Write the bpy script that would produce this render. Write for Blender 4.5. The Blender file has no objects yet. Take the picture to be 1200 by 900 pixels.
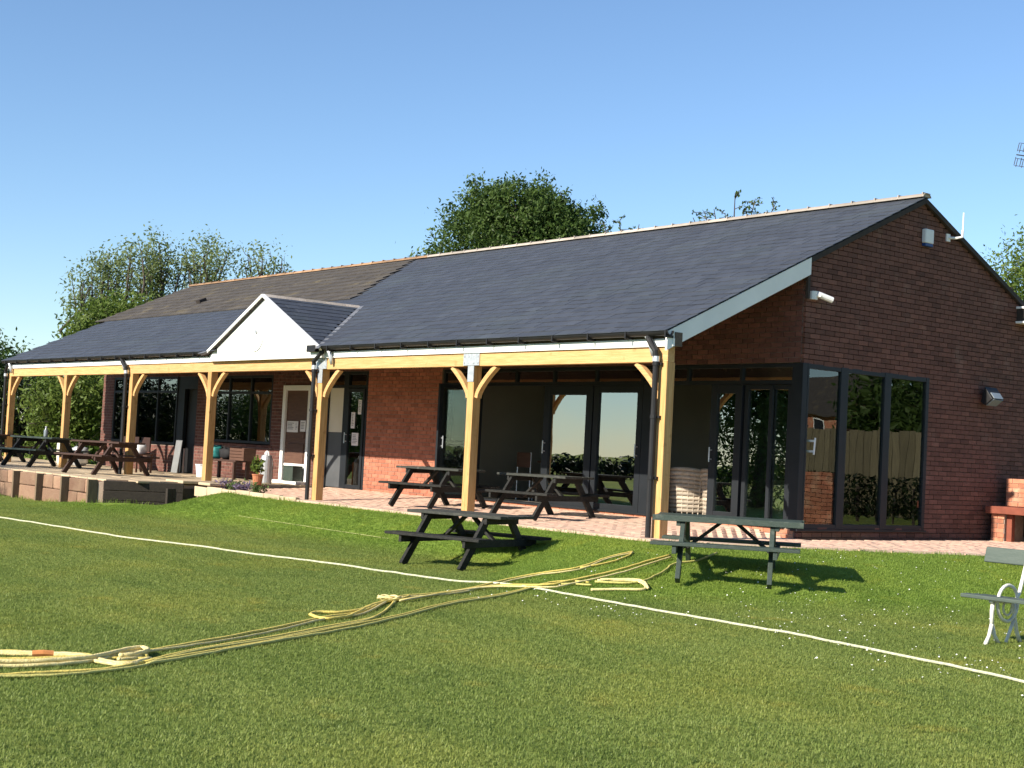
import bpy, bmesh, math, random
from mathutils import Vector, Matrix, noise as mnoise
R = math.radians
rnd = random.Random(7)
S = bpy.context.scene
COL = S.collection
PI = math.pi

# ------------------------------------------------------------------ camera
CAM = Vector((13.359, -13.479, 1.017))
YAW, PITCH, ROLL, FPX = 0.8875, 0.04697, 0.05141, 1689.64
fw = Vector((-math.sin(YAW)*math.cos(PITCH), math.cos(YAW)*math.cos(PITCH), math.sin(PITCH)))
rt = fw.cross(Vector((0, 0, 1))).normalized()
up = rt.cross(fw)
r2 = math.cos(ROLL)*rt + math.sin(ROLL)*up
u2 = -math.sin(ROLL)*rt + math.cos(ROLL)*up
cd = bpy.data.cameras.new('camera')
cam = bpy.data.objects.new('camera', cd)
COL.objects.link(cam)
cam.matrix_world = Matrix(((r2.x, u2.x, -fw.x, CAM.x), (r2.y, u2.y, -fw.y, CAM.y), (r2.z, u2.z, -fw.z, CAM.z), (0, 0, 0, 1)))
cd.sensor_width = 36
cd.lens = 36*FPX/1200
cd.clip_end = 6000
S.camera = cam

# ------------------------------------------------------------------ light
SUN_EL, SUN_AZ = R(29.8), R(1.3)          # sun stands over -y, a touch towards -x
w = bpy.data.worlds.new('World')
S.world = w
w.use_nodes = True
wn = w.node_tree.nodes
sky = wn.new('ShaderNodeTexSky')
sky.sky_type = 'NISHITA'
sky.sun_disc = False
sky.sun_elevation = SUN_EL
sky.sun_rotation = PI + SUN_AZ
sky.altitude = 200
sky.air_density = 1.0
sky.dust_density = 0.0
sky.ozone_density = 4.5
bg = wn['Background']
bg.inputs[1].default_value = 0.088
w.node_tree.links.new(sky.outputs[0], bg.inputs[0])
ld = bpy.data.lights.new('sun', 'SUN')
ld.energy = 4.8
ld.angle = R(0.5)
ld.color = (1.0, 0.91, 0.78)
lo = bpy.data.objects.new('sun', ld)
COL.objects.link(lo)
tosun = Vector((-math.sin(SUN_AZ)*math.cos(SUN_EL), -math.cos(SUN_AZ)*math.cos(SUN_EL), math.sin(SUN_EL)))
lo.rotation_euler = tosun.to_track_quat('Z', 'Y').to_euler()
lo.location = (0, -20, 20)
S.view_settings.view_transform = 'Standard'
S.view_settings.look = 'None'
S.view_settings.gamma = 1
S.view_settings.exposure = 1.0

# ------------------------------------------------------------------ materials
def mat(name, c1, c2=None, rough=0.7, scale=8.0, stretch=(1, 1, 1), bump=0.0, bscale=None, metal=0.0, tint=0.0,
        spec=0.3, detail=4, c3=None, c3scale=1.0, c3lo=0.5, c3hi=0.7, objrand=0.0, coat=0):
    m = bpy.data.materials.new(name)
    m.use_nodes = True
    nt = m.node_tree
    N, L = nt.nodes, nt.links
    b = N['Principled BSDF']
    b.inputs['Roughness'].default_value = rough
    b.inputs['Metallic'].default_value = metal
    b.inputs['Specular IOR Level'].default_value = spec
    b.inputs['Coat Weight'].default_value = coat
    g = N.new('ShaderNodeNewGeometry')
    mp = N.new('ShaderNodeVectorMath'); mp.operation = 'MULTIPLY'
    mp.inputs[1].default_value = stretch
    L.new(g.outputs['Position'], mp.inputs[0])
    nz = N.new('ShaderNodeTexNoise')
    nz.inputs['Scale'].default_value = scale
    nz.inputs['Detail'].default_value = detail
    L.new(mp.outputs[0], nz.inputs['Vector'])
    rp = N.new('ShaderNodeValToRGB')
    rp.color_ramp.elements[0].position = 0.32
    rp.color_ramp.elements[1].position = 0.68
    c2 = c2 or tuple(x*0.8 for x in c1)
    rp.color_ramp.elements[0].color = (*c1, 1)
    rp.color_ramp.elements[1].color = (*c2, 1)
    L.new(nz.outputs['Fac'], rp.inputs[0])
    out = rp.outputs[0]
    if c3:
        n3 = N.new('ShaderNodeTexNoise'); n3.inputs['Scale'].default_value = c3scale; n3.inputs['Detail'].default_value = 5
        L.new(g.outputs['Position'], n3.inputs['Vector'])
        mr = N.new('ShaderNodeMapRange'); mr.inputs[1].default_value = c3lo; mr.inputs[2].default_value = c3hi
        L.new(n3.outputs['Fac'], mr.inputs[0])
        mx = N.new('ShaderNodeMix'); mx.data_type = 'RGBA'
        L.new(mr.outputs[0], mx.inputs['Factor']); L.new(out, mx.inputs[6]); mx.inputs[7].default_value = (*c3, 1)
        out = mx.outputs[2]
    if tint or objrand:
        at = N.new('ShaderNodeAttribute'); at.attribute_name = 'tint'
        ma = N.new('ShaderNodeMath'); ma.operation = 'MULTIPLY_ADD'
        L.new(at.outputs['Fac'], ma.inputs[0]); ma.inputs[1].default_value = tint; ma.inputs[2].default_value = 1-tint/2
        val = ma.outputs[0]
        if objrand:
            oi = N.new('ShaderNodeObjectInfo')
            m2 = N.new('ShaderNodeMath'); m2.operation = 'MULTIPLY_ADD'
            L.new(oi.outputs['Random'], m2.inputs[0]); m2.inputs[1].default_value = objrand; m2.inputs[2].default_value = 1-objrand/2
            m3 = N.new('ShaderNodeMath'); m3.operation = 'MULTIPLY'
            L.new(m2.outputs[0], m3.inputs[0]); L.new(val, m3.inputs[1]) if tint else m3.inputs[1].__setattr__('default_value', 1.0)
            val = m3.outputs[0]
        vm = N.new('ShaderNodeVectorMath'); vm.operation = 'SCALE'
        L.new(out, vm.inputs[0]); L.new(val, vm.inputs['Scale'])
        out = vm.outputs[0]
    L.new(out, b.inputs['Base Color'])
    if bump:
        bn = N.new('ShaderNodeTexNoise'); bn.inputs['Scale'].default_value = bscale or scale*3; bn.inputs['Detail'].default_value = 6
        L.new(mp.outputs[0], bn.inputs['Vector'])
        bu = N.new('ShaderNodeBump'); bu.inputs['Strength'].default_value = bump; bu.inputs['Distance'].default_value = 0.02
        L.new(bn.outputs['Fac'], bu.inputs['Height']); L.new(bu.outputs[0], b.inputs['Normal'])
    return m

def leafmat(name, c1, c2, trans=0.35):
    m = bpy.data.materials.new(name)
    m.use_nodes = True
    nt = m.node_tree; N, L = nt.nodes, nt.links
    N.remove(N['Principled BSDF'])
    at = N.new('ShaderNodeAttribute'); at.attribute_name = 'tint'
    mx = N.new('ShaderNodeMix'); mx.data_type = 'RGBA'
    mx.inputs[6].default_value = (*c1, 1); mx.inputs[7].default_value = (*c2, 1)
    L.new(at.outputs['Fac'], mx.inputs['Factor'])
    d = N.new('ShaderNodeBsdfPrincipled'); d.inputs['Roughness'].default_value = 0.5; d.inputs['Specular IOR Level'].default_value = 0.25
    t = N.new('ShaderNodeBsdfTranslucent')
    L.new(mx.outputs[2], d.inputs['Base Color']); L.new(mx.outputs[2], t.inputs['Color'])
    ms = N.new('ShaderNodeMixShader'); ms.inputs[0].default_value = trans
    L.new(d.outputs[0], ms.inputs[1]); L.new(t.outputs[0], ms.inputs[2])
    L.new(ms.outputs[0], N['Material Output'].inputs[0])
    return m

def glassmat(name, base, gain, tr):
    m = bpy.data.materials.new(name)
    m.use_nodes = True
    nt = m.node_tree; N, L = nt.nodes, nt.links
    N.remove(N['Principled BSDF'])
    f = N.new('ShaderNodeFresnel'); f.inputs['IOR'].default_value = 1.5
    ma = N.new('ShaderNodeMath'); ma.operation = 'MULTIPLY_ADD'; ma.use_clamp = True
    L.new(f.outputs[0], ma.inputs[0]); ma.inputs[1].default_value = gain; ma.inputs[2].default_value = base
    t = N.new('ShaderNodeBsdfTransparent'); t.inputs[0].default_value = (*tr, 1)
    g = N.new('ShaderNodeBsdfGlossy'); g.inputs['Roughness'].default_value = 0.0; g.inputs[0].default_value = (.93, .97, .95, 1)
    n = N.new('ShaderNodeTexNoise'); n.inputs['Scale'].default_value = 1.3; n.inputs['Detail'].default_value = 1
    ge = N.new('ShaderNodeNewGeometry'); L.new(ge.outputs['Position'], n.inputs['Vector'])
    bu = N.new('ShaderNodeBump'); bu.inputs['Strength'].default_value = 0.04; bu.inputs['Distance'].default_value = 0.05
    L.new(n.outputs['Fac'], bu.inputs['Height']); L.new(bu.outputs[0], g.inputs['Normal'])
    ms = N.new('ShaderNodeMixShader')
    L.new(ma.outputs[0], ms.inputs[0]); L.new(t.outputs[0], ms.inputs[1]); L.new(g.outputs[0], ms.inputs[2])
    L.new(ms.outputs[0], N['Material Output'].inputs[0])
    return m

M = {}
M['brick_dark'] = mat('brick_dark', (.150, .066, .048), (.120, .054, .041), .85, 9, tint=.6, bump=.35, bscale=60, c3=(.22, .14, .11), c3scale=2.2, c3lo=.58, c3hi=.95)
M['brick_red'] = mat('brick_red', (.40, .155, .095), (.32, .115, .07), .85, 9, tint=.55, bump=.3, bscale=60)
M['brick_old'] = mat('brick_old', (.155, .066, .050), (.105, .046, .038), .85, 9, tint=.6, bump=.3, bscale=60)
M['brick_orange'] = mat('brick_orange', (.46, .20, .115), (.36, .135, .08), .85, 9, tint=.5, bump=.3, bscale=60, c3=(.5, .33, .22), c3scale=4, c3lo=.5, c3hi=.75)
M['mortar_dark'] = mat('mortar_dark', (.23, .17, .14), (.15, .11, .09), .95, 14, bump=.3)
M['mortar'] = mat('mortar', (.33, .26, .21), (.24, .19, .15), .95, 14, bump=.3)
M['slate'] = mat('slate', (.051, .057, .070), (.044, .049, .061), .55, 6, tint=.36, bump=.18, bscale=30, spec=.36, c3=(.054, .063, .070), c3scale=.9, c3lo=.5, c3hi=.8)
M['tile_old'] = mat('tile_old', (.074, .066, .058), (.054, .048, .044), .9, 5, tint=.35, bump=.4, bscale=40, c3=(.13, .11, .07), c3scale=1.6, c3lo=.56, c3hi=.8)
M['ridge_new'] = mat('ridge_new', (.38, .335, .285), (.30, .26, .22), .9, 5, tint=.5, bump=.3, bscale=30)
M['ridge_old'] = mat('ridge_old', (.33, .20, .11), (.20, .13, .08), .9, 4, tint=.5, bump=.4, bscale=30)
M['lead'] = mat('lead', (.16, .17, .19), (.11, .115, .13), .6, 6)
M['white_paint'] = mat('white_paint', (.80, .80, .78), (.74, .74, .72), .45, 3, spec=.4, bump=.03, bscale=20)
M['gold_wood'] = mat('gold_wood', (.56, .34, .14), (.42, .225, .078), .65, 5, (7, 7, .5), bump=.3, bscale=14, tint=.2, c3=(.30, .15, .05), c3scale=7, c3lo=.60, c3hi=.78)
M['gold_beam'] = mat('gold_beam', (.60, .37, .165), (.49, .275, .105), .65, 5, (.5, 7, 7), bump=.3, bscale=14, tint=.2, c3=(.36, .18, .06), c3scale=7, c3lo=.62, c3hi=.8)
M['black_plastic'] = mat('black_plastic', (.012, .012, .013), (.018, .018, .02), .5, 5, spec=.3)
M['galv'] = mat('galv', (.62, .65, .68), (.48, .51, .55), .42, 18, metal=.55)
M['frame_grey'] = mat('frame_grey', (.012, .015, .018), (.016, .019, .023), .5, 3, spec=.22)
M['door_grey'] = mat('door_grey', (.07, .075, .08), (.085, .09, .095), .5, 3)
M['cream'] = mat('cream', (.68, .64, .54), (.62, .58, .48), .8, 2)
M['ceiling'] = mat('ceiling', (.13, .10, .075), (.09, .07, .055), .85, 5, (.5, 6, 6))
M['verge_dark'] = mat('verge_dark', (.030, .024, .021), (.045, .036, .03), .8, 8)
M['interior_wall'] = mat('interior_wall', (.30, .275, .23), (.26, .24, .20), .9, 1)
M['interior_floor'] = mat('interior_floor', (.20, .18, .155), (.16, .145, .125), .5, 3)
M['glass'] = glassmat('glass', .27, 1.6, (.80, .86, .83))
M['glass_gable'] = glassmat('glass_gable', .05, 1.1, (.78, .84, .80))
M['glass_old'] = glassmat('glass_old', .13, 1.3, (.55, .58, .55))
M['brown_wood'] = mat('brown_wood', (.115, .060, .040), (.085, .043, .03), .6, 5, (1, 1, 6), bump=.1)
M['black_wood'] = mat('black_wood', (.016, .017, .016), (.032, .032, .029), .6, 6, (3, 3, 8), bump=.35, bscale=20, tint=.5, spec=.15, c3=(.045, .044, .038), c3scale=9, c3lo=.58, c3hi=.80)
M['grey_wood'] = mat('grey_wood', (.05, .053, .045), (.032, .035, .03), .75, 6, (3, 3, 8), bump=.3, bscale=20, tint=.5, c3=(.16, .155, .13), c3scale=9, c3lo=.58, c3hi=.80)
M['green_wood'] = mat('green_wood', (.030, .047, .037), (.045, .062, .050), .5, 6, (3, 3, 8), bump=.2, bscale=20, tint=.4, spec=.4, c3=(.10, .115, .095), c3scale=9, c3lo=.58, c3hi=.80)
M['brown_stain'] = mat('brown_stain', (.045, .024, .018), (.065, .034, .025), .6, 6, (3, 3, 8), bump=.3, bscale=20, tint=.5, c3=(.09, .06, .045), c3scale=9, c3lo=.58, c3hi=.80)
M['slat_green'] = mat('slat_green', (.060, .082, .068), (.080, .102, .086), .55, 6, (1, 6, 6), bump=.2, bscale=18)
M['white_iron'] = mat('white_iron', (.74, .72, .66), (.60, .57, .50), .5, 20)
M['stone'] = mat('stone', (.215, .125, .085), (.27, .175, .115), .9, 4, bump=.6, bscale=18, tint=.6, c3=(.24, .15, .10), c3scale=6, c3lo=.55, c3hi=.75)
M['timber_old'] = mat('timber_old', (.20, .145, .095), (.14, .10, .065), .85, 5, (5, 5, .8), bump=.4)
M['sleeper'] = mat('sleeper', (.026, .021, .017), (.042, .034, .027), .85, 5, (1, 6, 6), bump=.4)  # shade on the sleeper faces put into a near-black base colour
M['paver'] = mat('paver', (.64, .44, .335), (.58, .375, .28), .85, 6, tint=.20, bump=.2, bscale=50, c3=(.52, .40, .30), c3scale=1.1, c3lo=.5, c3hi=.75)
M['paving_bed'] = mat('paving_bed', (.52, .39, .30), (.46, .34, .26), .95, 10, bump=.2)
M['flag'] = mat('flag', (.50, .40, .27), (.42, .33, .22), .9, 5, bump=.3, tint=.3)
M['bark'] = mat('bark', (.085, .07, .055), (.05, .04, .032), .95, 12, (1, 1, .3), bump=.6)
M['rope_white'] = mat('rope_white', (.54, .53, .40), (.38, .40, .25), .9, 30, bump=.4)
M['rope_yellow'] = mat('rope_yellow', (.70, .56, .14), (.56, .44, .11), .8, 25, bump=.4)
M['rope_pale'] = mat('rope_pale', (.72, .62, .30), (.62, .50, .20), .8, 25, bump=.4)
M['rope_green'] = mat('rope_green', (.56, .50, .15), (.44, .40, .13), .8, 25, bump=.4)
M['rope_dull'] = mat('rope_dull', (.34, .36, .14), (.26, .28, .11), .9, 25)
M['rope_orange'] = mat('rope_orange', (.55, .22, .07), (.42, .17, .06), .8, 25)
M['wicker'] = mat('wicker', (.50, .43, .34), (.36, .30, .23), .75, 20, bump=.3, tint=.5)
M['cushion'] = mat('cushion', (.55, .52, .46), (.48, .45, .40), .9, 8)
M['teal'] = mat('teal', (.02, .20, .19), (.03, .14, .14), .5, 8)
M['black_cloth'] = mat('black_cloth', (.012, .012, .014), (.02, .02, .022), .8, 8)
M['plastic_white'] = mat('plastic_white', (.72, .72, .72), (.66, .66, .66), .4, 8)
M['steel'] = mat('steel', (.55, .56, .57), (.46, .47, .48), .35, 10, metal=.6)
M['paper'] = mat('paper', (.72, .71, .72), (.66, .65, .67), .9, 3)
M['ink'] = mat('ink', (.14, .14, .16), (.18, .18, .2), .9, 3)
M['board_grey'] = mat('board_grey', (.20, .21, .215), (.165, .17, .175), .7, 5)
M['blind'] = mat('blind', (.30, .30, .20), (.24, .24, .16), .9, 3)
M['navy'] = mat('navy', (.012, .02, .045), (.016, .026, .055), .4, 5)
M['rubber'] = mat('rubber', (.07, .07, .068), (.05, .05, .05), .8, 12)
M['red_slab'] = mat('red_slab', (.23, .068, .040), (.17, .05, .03), .8, 8, bump=.2)
M['red_cloth'] = mat('red_cloth', (.045, .022, .018), (.035, .018, .015), .8, 8)
M['terracotta'] = mat('terracotta', (.42, .17, .08), (.34, .13, .07), .8, 8)
M['fence_wood'] = mat('fence_wood', (.19, .165, .10), (.14, .12, .075), .85, 5, (5, 5, .8), tint=.4, bump=.3)
M['lens'] = mat('lens', (.22, .25, .27), (.18, .21, .23), .15, 3, spec=.6)
M['blue_plastic'] = mat('blue_plastic', (.02, .06, .20), (.02, .05, .17), .4, 4)
M['render_wall'] = mat('render_wall', (.55, .50, .43), (.48, .43, .37), .9, 2)
M['leaf_oak'] = leafmat('leaf_oak', (.036, .070, .016), (.095, .150, .034))
M['leaf_ash'] = leafmat('leaf_ash', (.13, .18, .065), (.25, .30, .12), .5)
M['leaf_bright'] = leafmat('leaf_bright', (.075, .125, .022), (.16, .22, .045), .4)
M['leaf_hedge_shade'] = leafmat('leaf_hedge_shade', (.004, .010, .003), (.020, .036, .008), .12)  # shade over the left hedge put into very dark leaf colours
M['leaf_garden'] = leafmat('leaf_garden', (.04, .08, .025), (.12, .18, .05), .35)
M['leaf_purple'] = leafmat('leaf_purple', (.10, .08, .14), (.22, .17, .26), .3)
M['blade'] = leafmat('blade', (.185, .245, .060), (.325, .370, .105), .5)
M['petal'] = mat('petal', (.8, .8, .76), (.75, .75, .7), .8, 5)

# ------------------------------------------------------------------ mesh collecting
class MB:
    def __init__(s):
        s.v = []; s.f = []; s.t = []
    def add(s, vs, fs, t=.5):
        o = len(s.v)
        s.v.extend([tuple(p) for p in vs])
        s.f.extend([tuple(i+o for i in f) for f in fs])
        s.t.extend([t]*len(fs))
        return s
    def box(s, x0, x1, y0, y1, z0, z1, t=.5, jit=0):
        vs = [(x, y, z) for x in (x0, x1) for y in (y0, y1) for z in (z0, z1)]
        if jit: vs = [tuple(c+rnd.uniform(-jit, jit) for c in p) for p in vs]
        return s.add(vs, [(0, 1, 3, 2), (4, 6, 7, 5), (0, 4, 5, 1), (2, 3, 7, 6), (0, 2, 6, 4), (1, 5, 7, 3)], t)
    def obox(s, c, ax, ay, az, t=.5):      # centre and three half-axes
        c, ax, ay, az = Vector(c), Vector(ax), Vector(ay), Vector(az)
        vs = [c+i*ax+j*ay+k*az for i in (-1, 1) for j in (-1, 1) for k in (-1, 1)]
        return s.add(vs, [(0, 1, 3, 2), (4, 6, 7, 5), (0, 4, 5, 1), (2, 3, 7, 6), (0, 2, 6, 4), (1, 5, 7, 3)], t)
    def bar(s, a, b, wd, th, upv=(0, 0, 1), t=.5):   # rectangular bar a->b; wd along upv-ish, th across
        a, b = Vector(a), Vector(b)
        d = (b-a); L = d.length; d.normalize()
        side = d.cross(Vector(upv)).normalized()
        u = side.cross(d)
        return s.obox((a+b)/2, d*L/2, side*th/2, u*wd/2, t)
    def tube(s, pts, r, n=8, t=.5, cap=True):
        pts = [Vector(p) for p in pts]
        rr = r if isinstance(r, (list, tuple)) else [r]*len(pts)
        vs = []; prev = None
        for i, p in enumerate(pts):
            d = (pts[min(i+1, len(pts)-1)]-pts[max(i-1, 0)])
            if d.length < 1e-9: d = Vector((0, 0, 1))
            d.normalize()
            if prev is None:
                a = d.orthogonal().normalized()
            else:
                a = prev-d*prev.dot(d)
                a = a.normalized() if a.length > 1e-6 else d.orthogonal().normalized()
            prev = a
            b = d.cross(a)
            for k in range(n):
                q = 2*PI*k/n
                vs.append(p+(a*math.cos(q)+b*math.sin(q))*rr[i])
        fs = []
        for i in range(len(pts)-1):
            for k in range(n):
                k2 = (k+1) % n
                fs.append((i*n+k, i*n+k2, (i+1)*n+k2, (i+1)*n+k))
        if cap:
            fs.append(tuple(range(n-1, -1, -1))); fs.append(tuple((len(pts)-1)*n+k for k in range(n)))
        return s.add(vs, fs, t)
    def lathe(s, c, prof, n=16, t=.5):      # prof list of (r,z)
        cx, cy, cz = c
        vs = [(cx+r*math.cos(2*PI*k/n), cy+r*math.sin(2*PI*k/n), cz+z) for r, z in prof for k in range(n)]
        fs = []
        for i in range(len(prof)-1):
            for k in range(n):
                k2 = (k+1) % n
                fs.append((i*n+k, i*n+k2, (i+1)*n+k2, (i+1)*n+k))
        fs.append(tuple(range(n-1, -1, -1))); fs.append(tuple((len(prof)-1)*n+k for k in range(n)))
        return s.add(vs, fs, t)
    def prism(s, poly, ext, t=.5):          # planar polygon extruded by vector
        e = Vector(ext); n = len(poly)
        vs = [Vector(p) for p in poly]+[Vector(p)+e for p in poly]
        fs = [tuple(range(n)), tuple(range(2*n-1, n-1, -1))]+[(i, i+n, (i+1) % n+n, (i+1) % n) for i in range(n)]
        return s.add(vs, fs, t)
    def mesh(s, name, m, smooth=False):
        me = bpy.data.meshes.new(name)
        me.from_pydata(s.v, [], s.f)
        at = me.attributes.new('tint', 'FLOAT', 'FACE')
        at.data.foreach_set('value', s.t)
        if smooth: me.polygons.foreach_set('use_smooth', [True]*len(me.polygons))
        me.materials.append(M[m] if isinstance(m, str) else m)
        bm = bmesh.new(); bm.from_mesh(me)
        bmesh.ops.recalc_face_normals(bm, faces=bm.faces)
        bm.to_mesh(me); bm.free()
        return me
    def leafmesh(s, name, m):               # open faces: keep as they are
        me = bpy.data.meshes.new(name)
        me.from_pydata(s.v, [], s.f)
        at = me.attributes.new('tint', 'FLOAT', 'FACE')
        at.data.foreach_set('value', s.t)
        me.materials.append(M[m])
        return me
    def build(s, name, m, parent=None, smooth=False, bevel=0, kind=None, leaf=False):
        me = s.leafmesh(name, m) if leaf else s.mesh(name, m, smooth)
        o = bpy.data.objects.new(name, me)
        COL.objects.link(o)
        if parent: o.parent = parent
        if kind: o['kind'] = kind
        if bevel:
            b = o.modifiers.new('bevel', 'BEVEL'); b.width = bevel; b.segments = 2; b.limit_method = 'ANGLE'
            b.harden_normals = False
        return o

def tag(o, label, cat, group=None):
    o['label'] = label; o['category'] = cat
    if group: o['group'] = group
    return o
def thing(name, label, cat, loc=(0, 0, 0), rz=0, group=None):
    o = bpy.data.objects.new(name, None)
    COL.objects.link(o)
    o.location = loc; o.rotation_euler = (0, 0, rz)
    o.empty_display_size = .1
    return tag(o, label, cat, group)
def copy_tree(o, parent=None):
    c = o.copy(); COL.objects.link(c)
    if parent: c.parent = parent
    for ch in list(o.children): copy_tree(ch, c)
    return c
def remat(o, table):
    for ch in o.children:
        k = ch.name.split('.')[0]
        if k in table and ch.type == 'MESH':
            ch.data = ch.data.copy(); ch.data.materials[0] = M[table[k]]
        remat(ch, table)

# ------------------------------------------------------------------ ground
PATIO = [(-12.0, 1.4), (-10.7, -.35), (-8.7, -.35), (-.2, -.35), (.25, -.35), (1.3, 1.1), (2.7, 3.6), (3.4, 8), (4, 40), (-60, 40), (-60, 4), (-12.35, 4)]
def inside(x, y, P=PATIO):
    c = False
    for i in range(len(P)):
        x1, y1 = P[i]; x2, y2 = P[i-1]
        if (y1 > y) != (y2 > y) and x < (x2-x1)*(y-y1)/(y2-y1)+x1: c = not c
    return c
def pdist(x, y):
    if inside(x, y): return 0.
    b = 1e9
    for i in range(len(PATIO)):
        x1, y1 = PATIO[i-1]; x2, y2 = PATIO[i]; dx, dy = x2-x1, y2-y1
        t = max(0, min(1, ((x-x1)*dx+(y-y1)*dy)/(dx*dx+dy*dy)))
        b = min(b, math.hypot(x-x1-t*dx, y-y1-t*dy))
    return b
def ss(t):
    t = max(0, min(1, t)); return t*t*(3-2*t)
def gh(x, y):
    if abs(x) > 70 or abs(y) > 70: return -.5 if y < 4 else -.04
    return -.5+.16*math.exp(-((x+12.6)**2/3.5+(y+1.7)**2/1.6))+.46*ss(1-pdist(x, y)/(1.8+2.4*ss((x+1.5)/3)))

def grid_coords(lo, hi, f0, f1, fine):
    c = []
    x = f0
    while x <= f1+1e-6: c.append(x); x += fine
    st = fine; x = f1
    while x < hi: st *= 1.5; x += st; c.append(min(x, hi))
    st = fine; x = f0
    while x > lo: st *= 1.5; x -= st; c.insert(0, max(x, lo))
    return c
def lawnmat():
    m = bpy.data.materials.new('lawn'); m.use_nodes = True
    nt = m.node_tree; N, L = nt.nodes, nt.links
    b = N['Principled BSDF']; b.inputs['Roughness'].default_value = .9; b.inputs['Specular IOR Level'].default_value = .1
    g = N.new('ShaderNodeNewGeometry')
    def nz(sc, det, a, c, lo, hi):
        n = N.new('ShaderNodeTexNoise'); n.inputs['Scale'].default_value = sc; n.inputs['Detail'].default_value = det
        L.new(g.outputs['Position'], n.inputs['Vector'])
        r = N.new('ShaderNodeValToRGB'); r.color_ramp.elements[0].position = lo; r.color_ramp.elements[1].position = hi
        r.color_ramp.elements[0].color = (*a, 1); r.color_ramp.elements[1].color = (*c, 1)
        L.new(n.outputs['Fac'], r.inputs[0]); return n, r
    n1, r1 = nz(.45, 4, (.180, .240, .056), (.258, .305, .080), .35, 0.65)
    n2, r2 = nz(28, 5, (.6, .6, .55), (1.25, 1.2, 1.2), .3, .7)
    mx = N.new('ShaderNodeMix'); mx.data_type = 'RGBA'; mx.blend_type = 'MULTIPLY'; mx.inputs['Factor'].default_value = 1
    L.new(r1.outputs[0], mx.inputs[6]); L.new(r2.outputs[0], mx.inputs[7])
    n3, r3 = nz(1.1, 6, (0, 0, 0), (1, 1, 1), .58, .74)
    m2 = N.new('ShaderNodeMix'); m2.data_type = 'RGBA'
    mm = N.new('ShaderNodeMath'); mm.operation = 'MULTIPLY'; mm.inputs[1].default_value = .55
    L.new(r3.outputs[0], mm.inputs[0]); L.new(mm.outputs[0], m2.inputs['Factor'])
    L.new(mx.outputs[2], m2.inputs[6]); m2.inputs[7].default_value = (.17, .16, .06, 1)
    L.new(m2.outputs[2], b.inputs['Base Color'])
    nb = N.new('ShaderNodeTexNoise'); nb.inputs['Scale'].default_value = 70; nb.inputs['Detail'].default_value = 4
    L.new(g.outputs['Position'], nb.inputs['Vector'])
    bu = N.new('ShaderNodeBump'); bu.inputs['Strength'].default_value = .8; bu.inputs['Distance'].default_value = .03
    L.new(nb.outputs['Fac'], bu.inputs['Height']); L.new(bu.outputs[0], b.inputs['Normal'])
    return m
M['lawn'] = lawnmat()
def turf(m, sock, target, N, L):
    """multiply the grass colour by real patches: lush bank, dry thin spots, faint mowing bands"""
    g = N.new('ShaderNodeNewGeometry')
    sx = N.new('ShaderNodeSeparateXYZ'); L.new(g.outputs['Position'], sx.inputs[0])
    def mix(fac, a, col, mode='MIX'):
        x = N.new('ShaderNodeMix'); x.data_type = 'RGBA'; x.blend_type = mode
        L.new(fac, x.inputs['Factor']); L.new(a, x.inputs[6]); x.inputs[7].default_value = (*col, 1); return x.outputs[2]
    def noise(sc, lo, hi, det=5, amp=1, st=None):
        n = N.new('ShaderNodeTexNoise'); n.inputs['Scale'].default_value = sc; n.inputs['Detail'].default_value = det
        if st:
            vm = N.new('ShaderNodeVectorMath'); vm.operation = 'MULTIPLY'; vm.inputs[1].default_value = st; L.new(g.outputs['Position'], vm.inputs[0]); L.new(vm.outputs[0], n.inputs['Vector'])
        else: L.new(g.outputs['Position'], n.inputs['Vector'])
        r_ = N.new('ShaderNodeMapRange'); r_.inputs[1].default_value = lo; r_.inputs[2].default_value = hi; r_.inputs[4].default_value = amp
        L.new(n.outputs['Fac'], r_.inputs[0]); return r_.outputs[0]
    zb = N.new('ShaderNodeMapRange'); zb.inputs[1].default_value = -.505; zb.inputs[2].default_value = -.38; zb.inputs[4].default_value = .85
    L.new(sx.outputs['Z'], zb.inputs[0])
    c = mix(zb.outputs[0], sock, (.92, 1.12, .72), 'MULTIPLY')
    c = mix(noise(.55, .48, .70, amp=.8), c, (1.28, 1.12, 1.0), 'MULTIPLY')
    c = mix(noise(1.7, .55, .72, amp=.7), c, (.70, .76, .72), 'MULTIPLY')
    c = mix(noise(2.6, .60, .76, amp=.8), c, (1.45, 1.15, 1.05), 'MULTIPLY')
    c = mix(noise(.9, .45, .60, 2, .7, (.25, 1.6, 1)), c, (.80, .86, .80), 'MULTIPLY')
    L.new(c, target)
def turf_on(m):
    nt = m.node_tree; N, L = nt.nodes, nt.links
    for lk in [l for l in L if l.to_socket.name in ('Base Color', 'Color') and l.to_node.type in ('BSDF_PRINCIPLED', 'BSDF_TRANSLUCENT')]:
        a, b_ = lk.from_socket, lk.to_socket
        L.remove(lk); turf(m, a, b_, N, L)
turf_on(M['lawn']); turf_on(M['blade'])
xs = grid_coords(-2500, 2500, -28, 16, .3); ys = grid_coords(-2500, 2500, -16, 6, .3)
g = MB()
vv = [(x, y, gh(x, y)) for y in ys for x in xs]
nx = len(xs)
ff = [(j*nx+i, j*nx+i+1, (j+1)*nx+i+1, (j+1)*nx+i) for j in range(len(ys)-1) for i in range(nx-1)]
g.add(vv, ff)
go = g.build('lawn_ground', 'lawn', smooth=True, kind='structure')

def proj(P):
    v = Vector(P)-CAM; d = v.dot(fw)
    if d <= .1: return None
    return 600+FPX*v.dot(r2)/d, 450-FPX*v.dot(u2)/d, d

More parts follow.
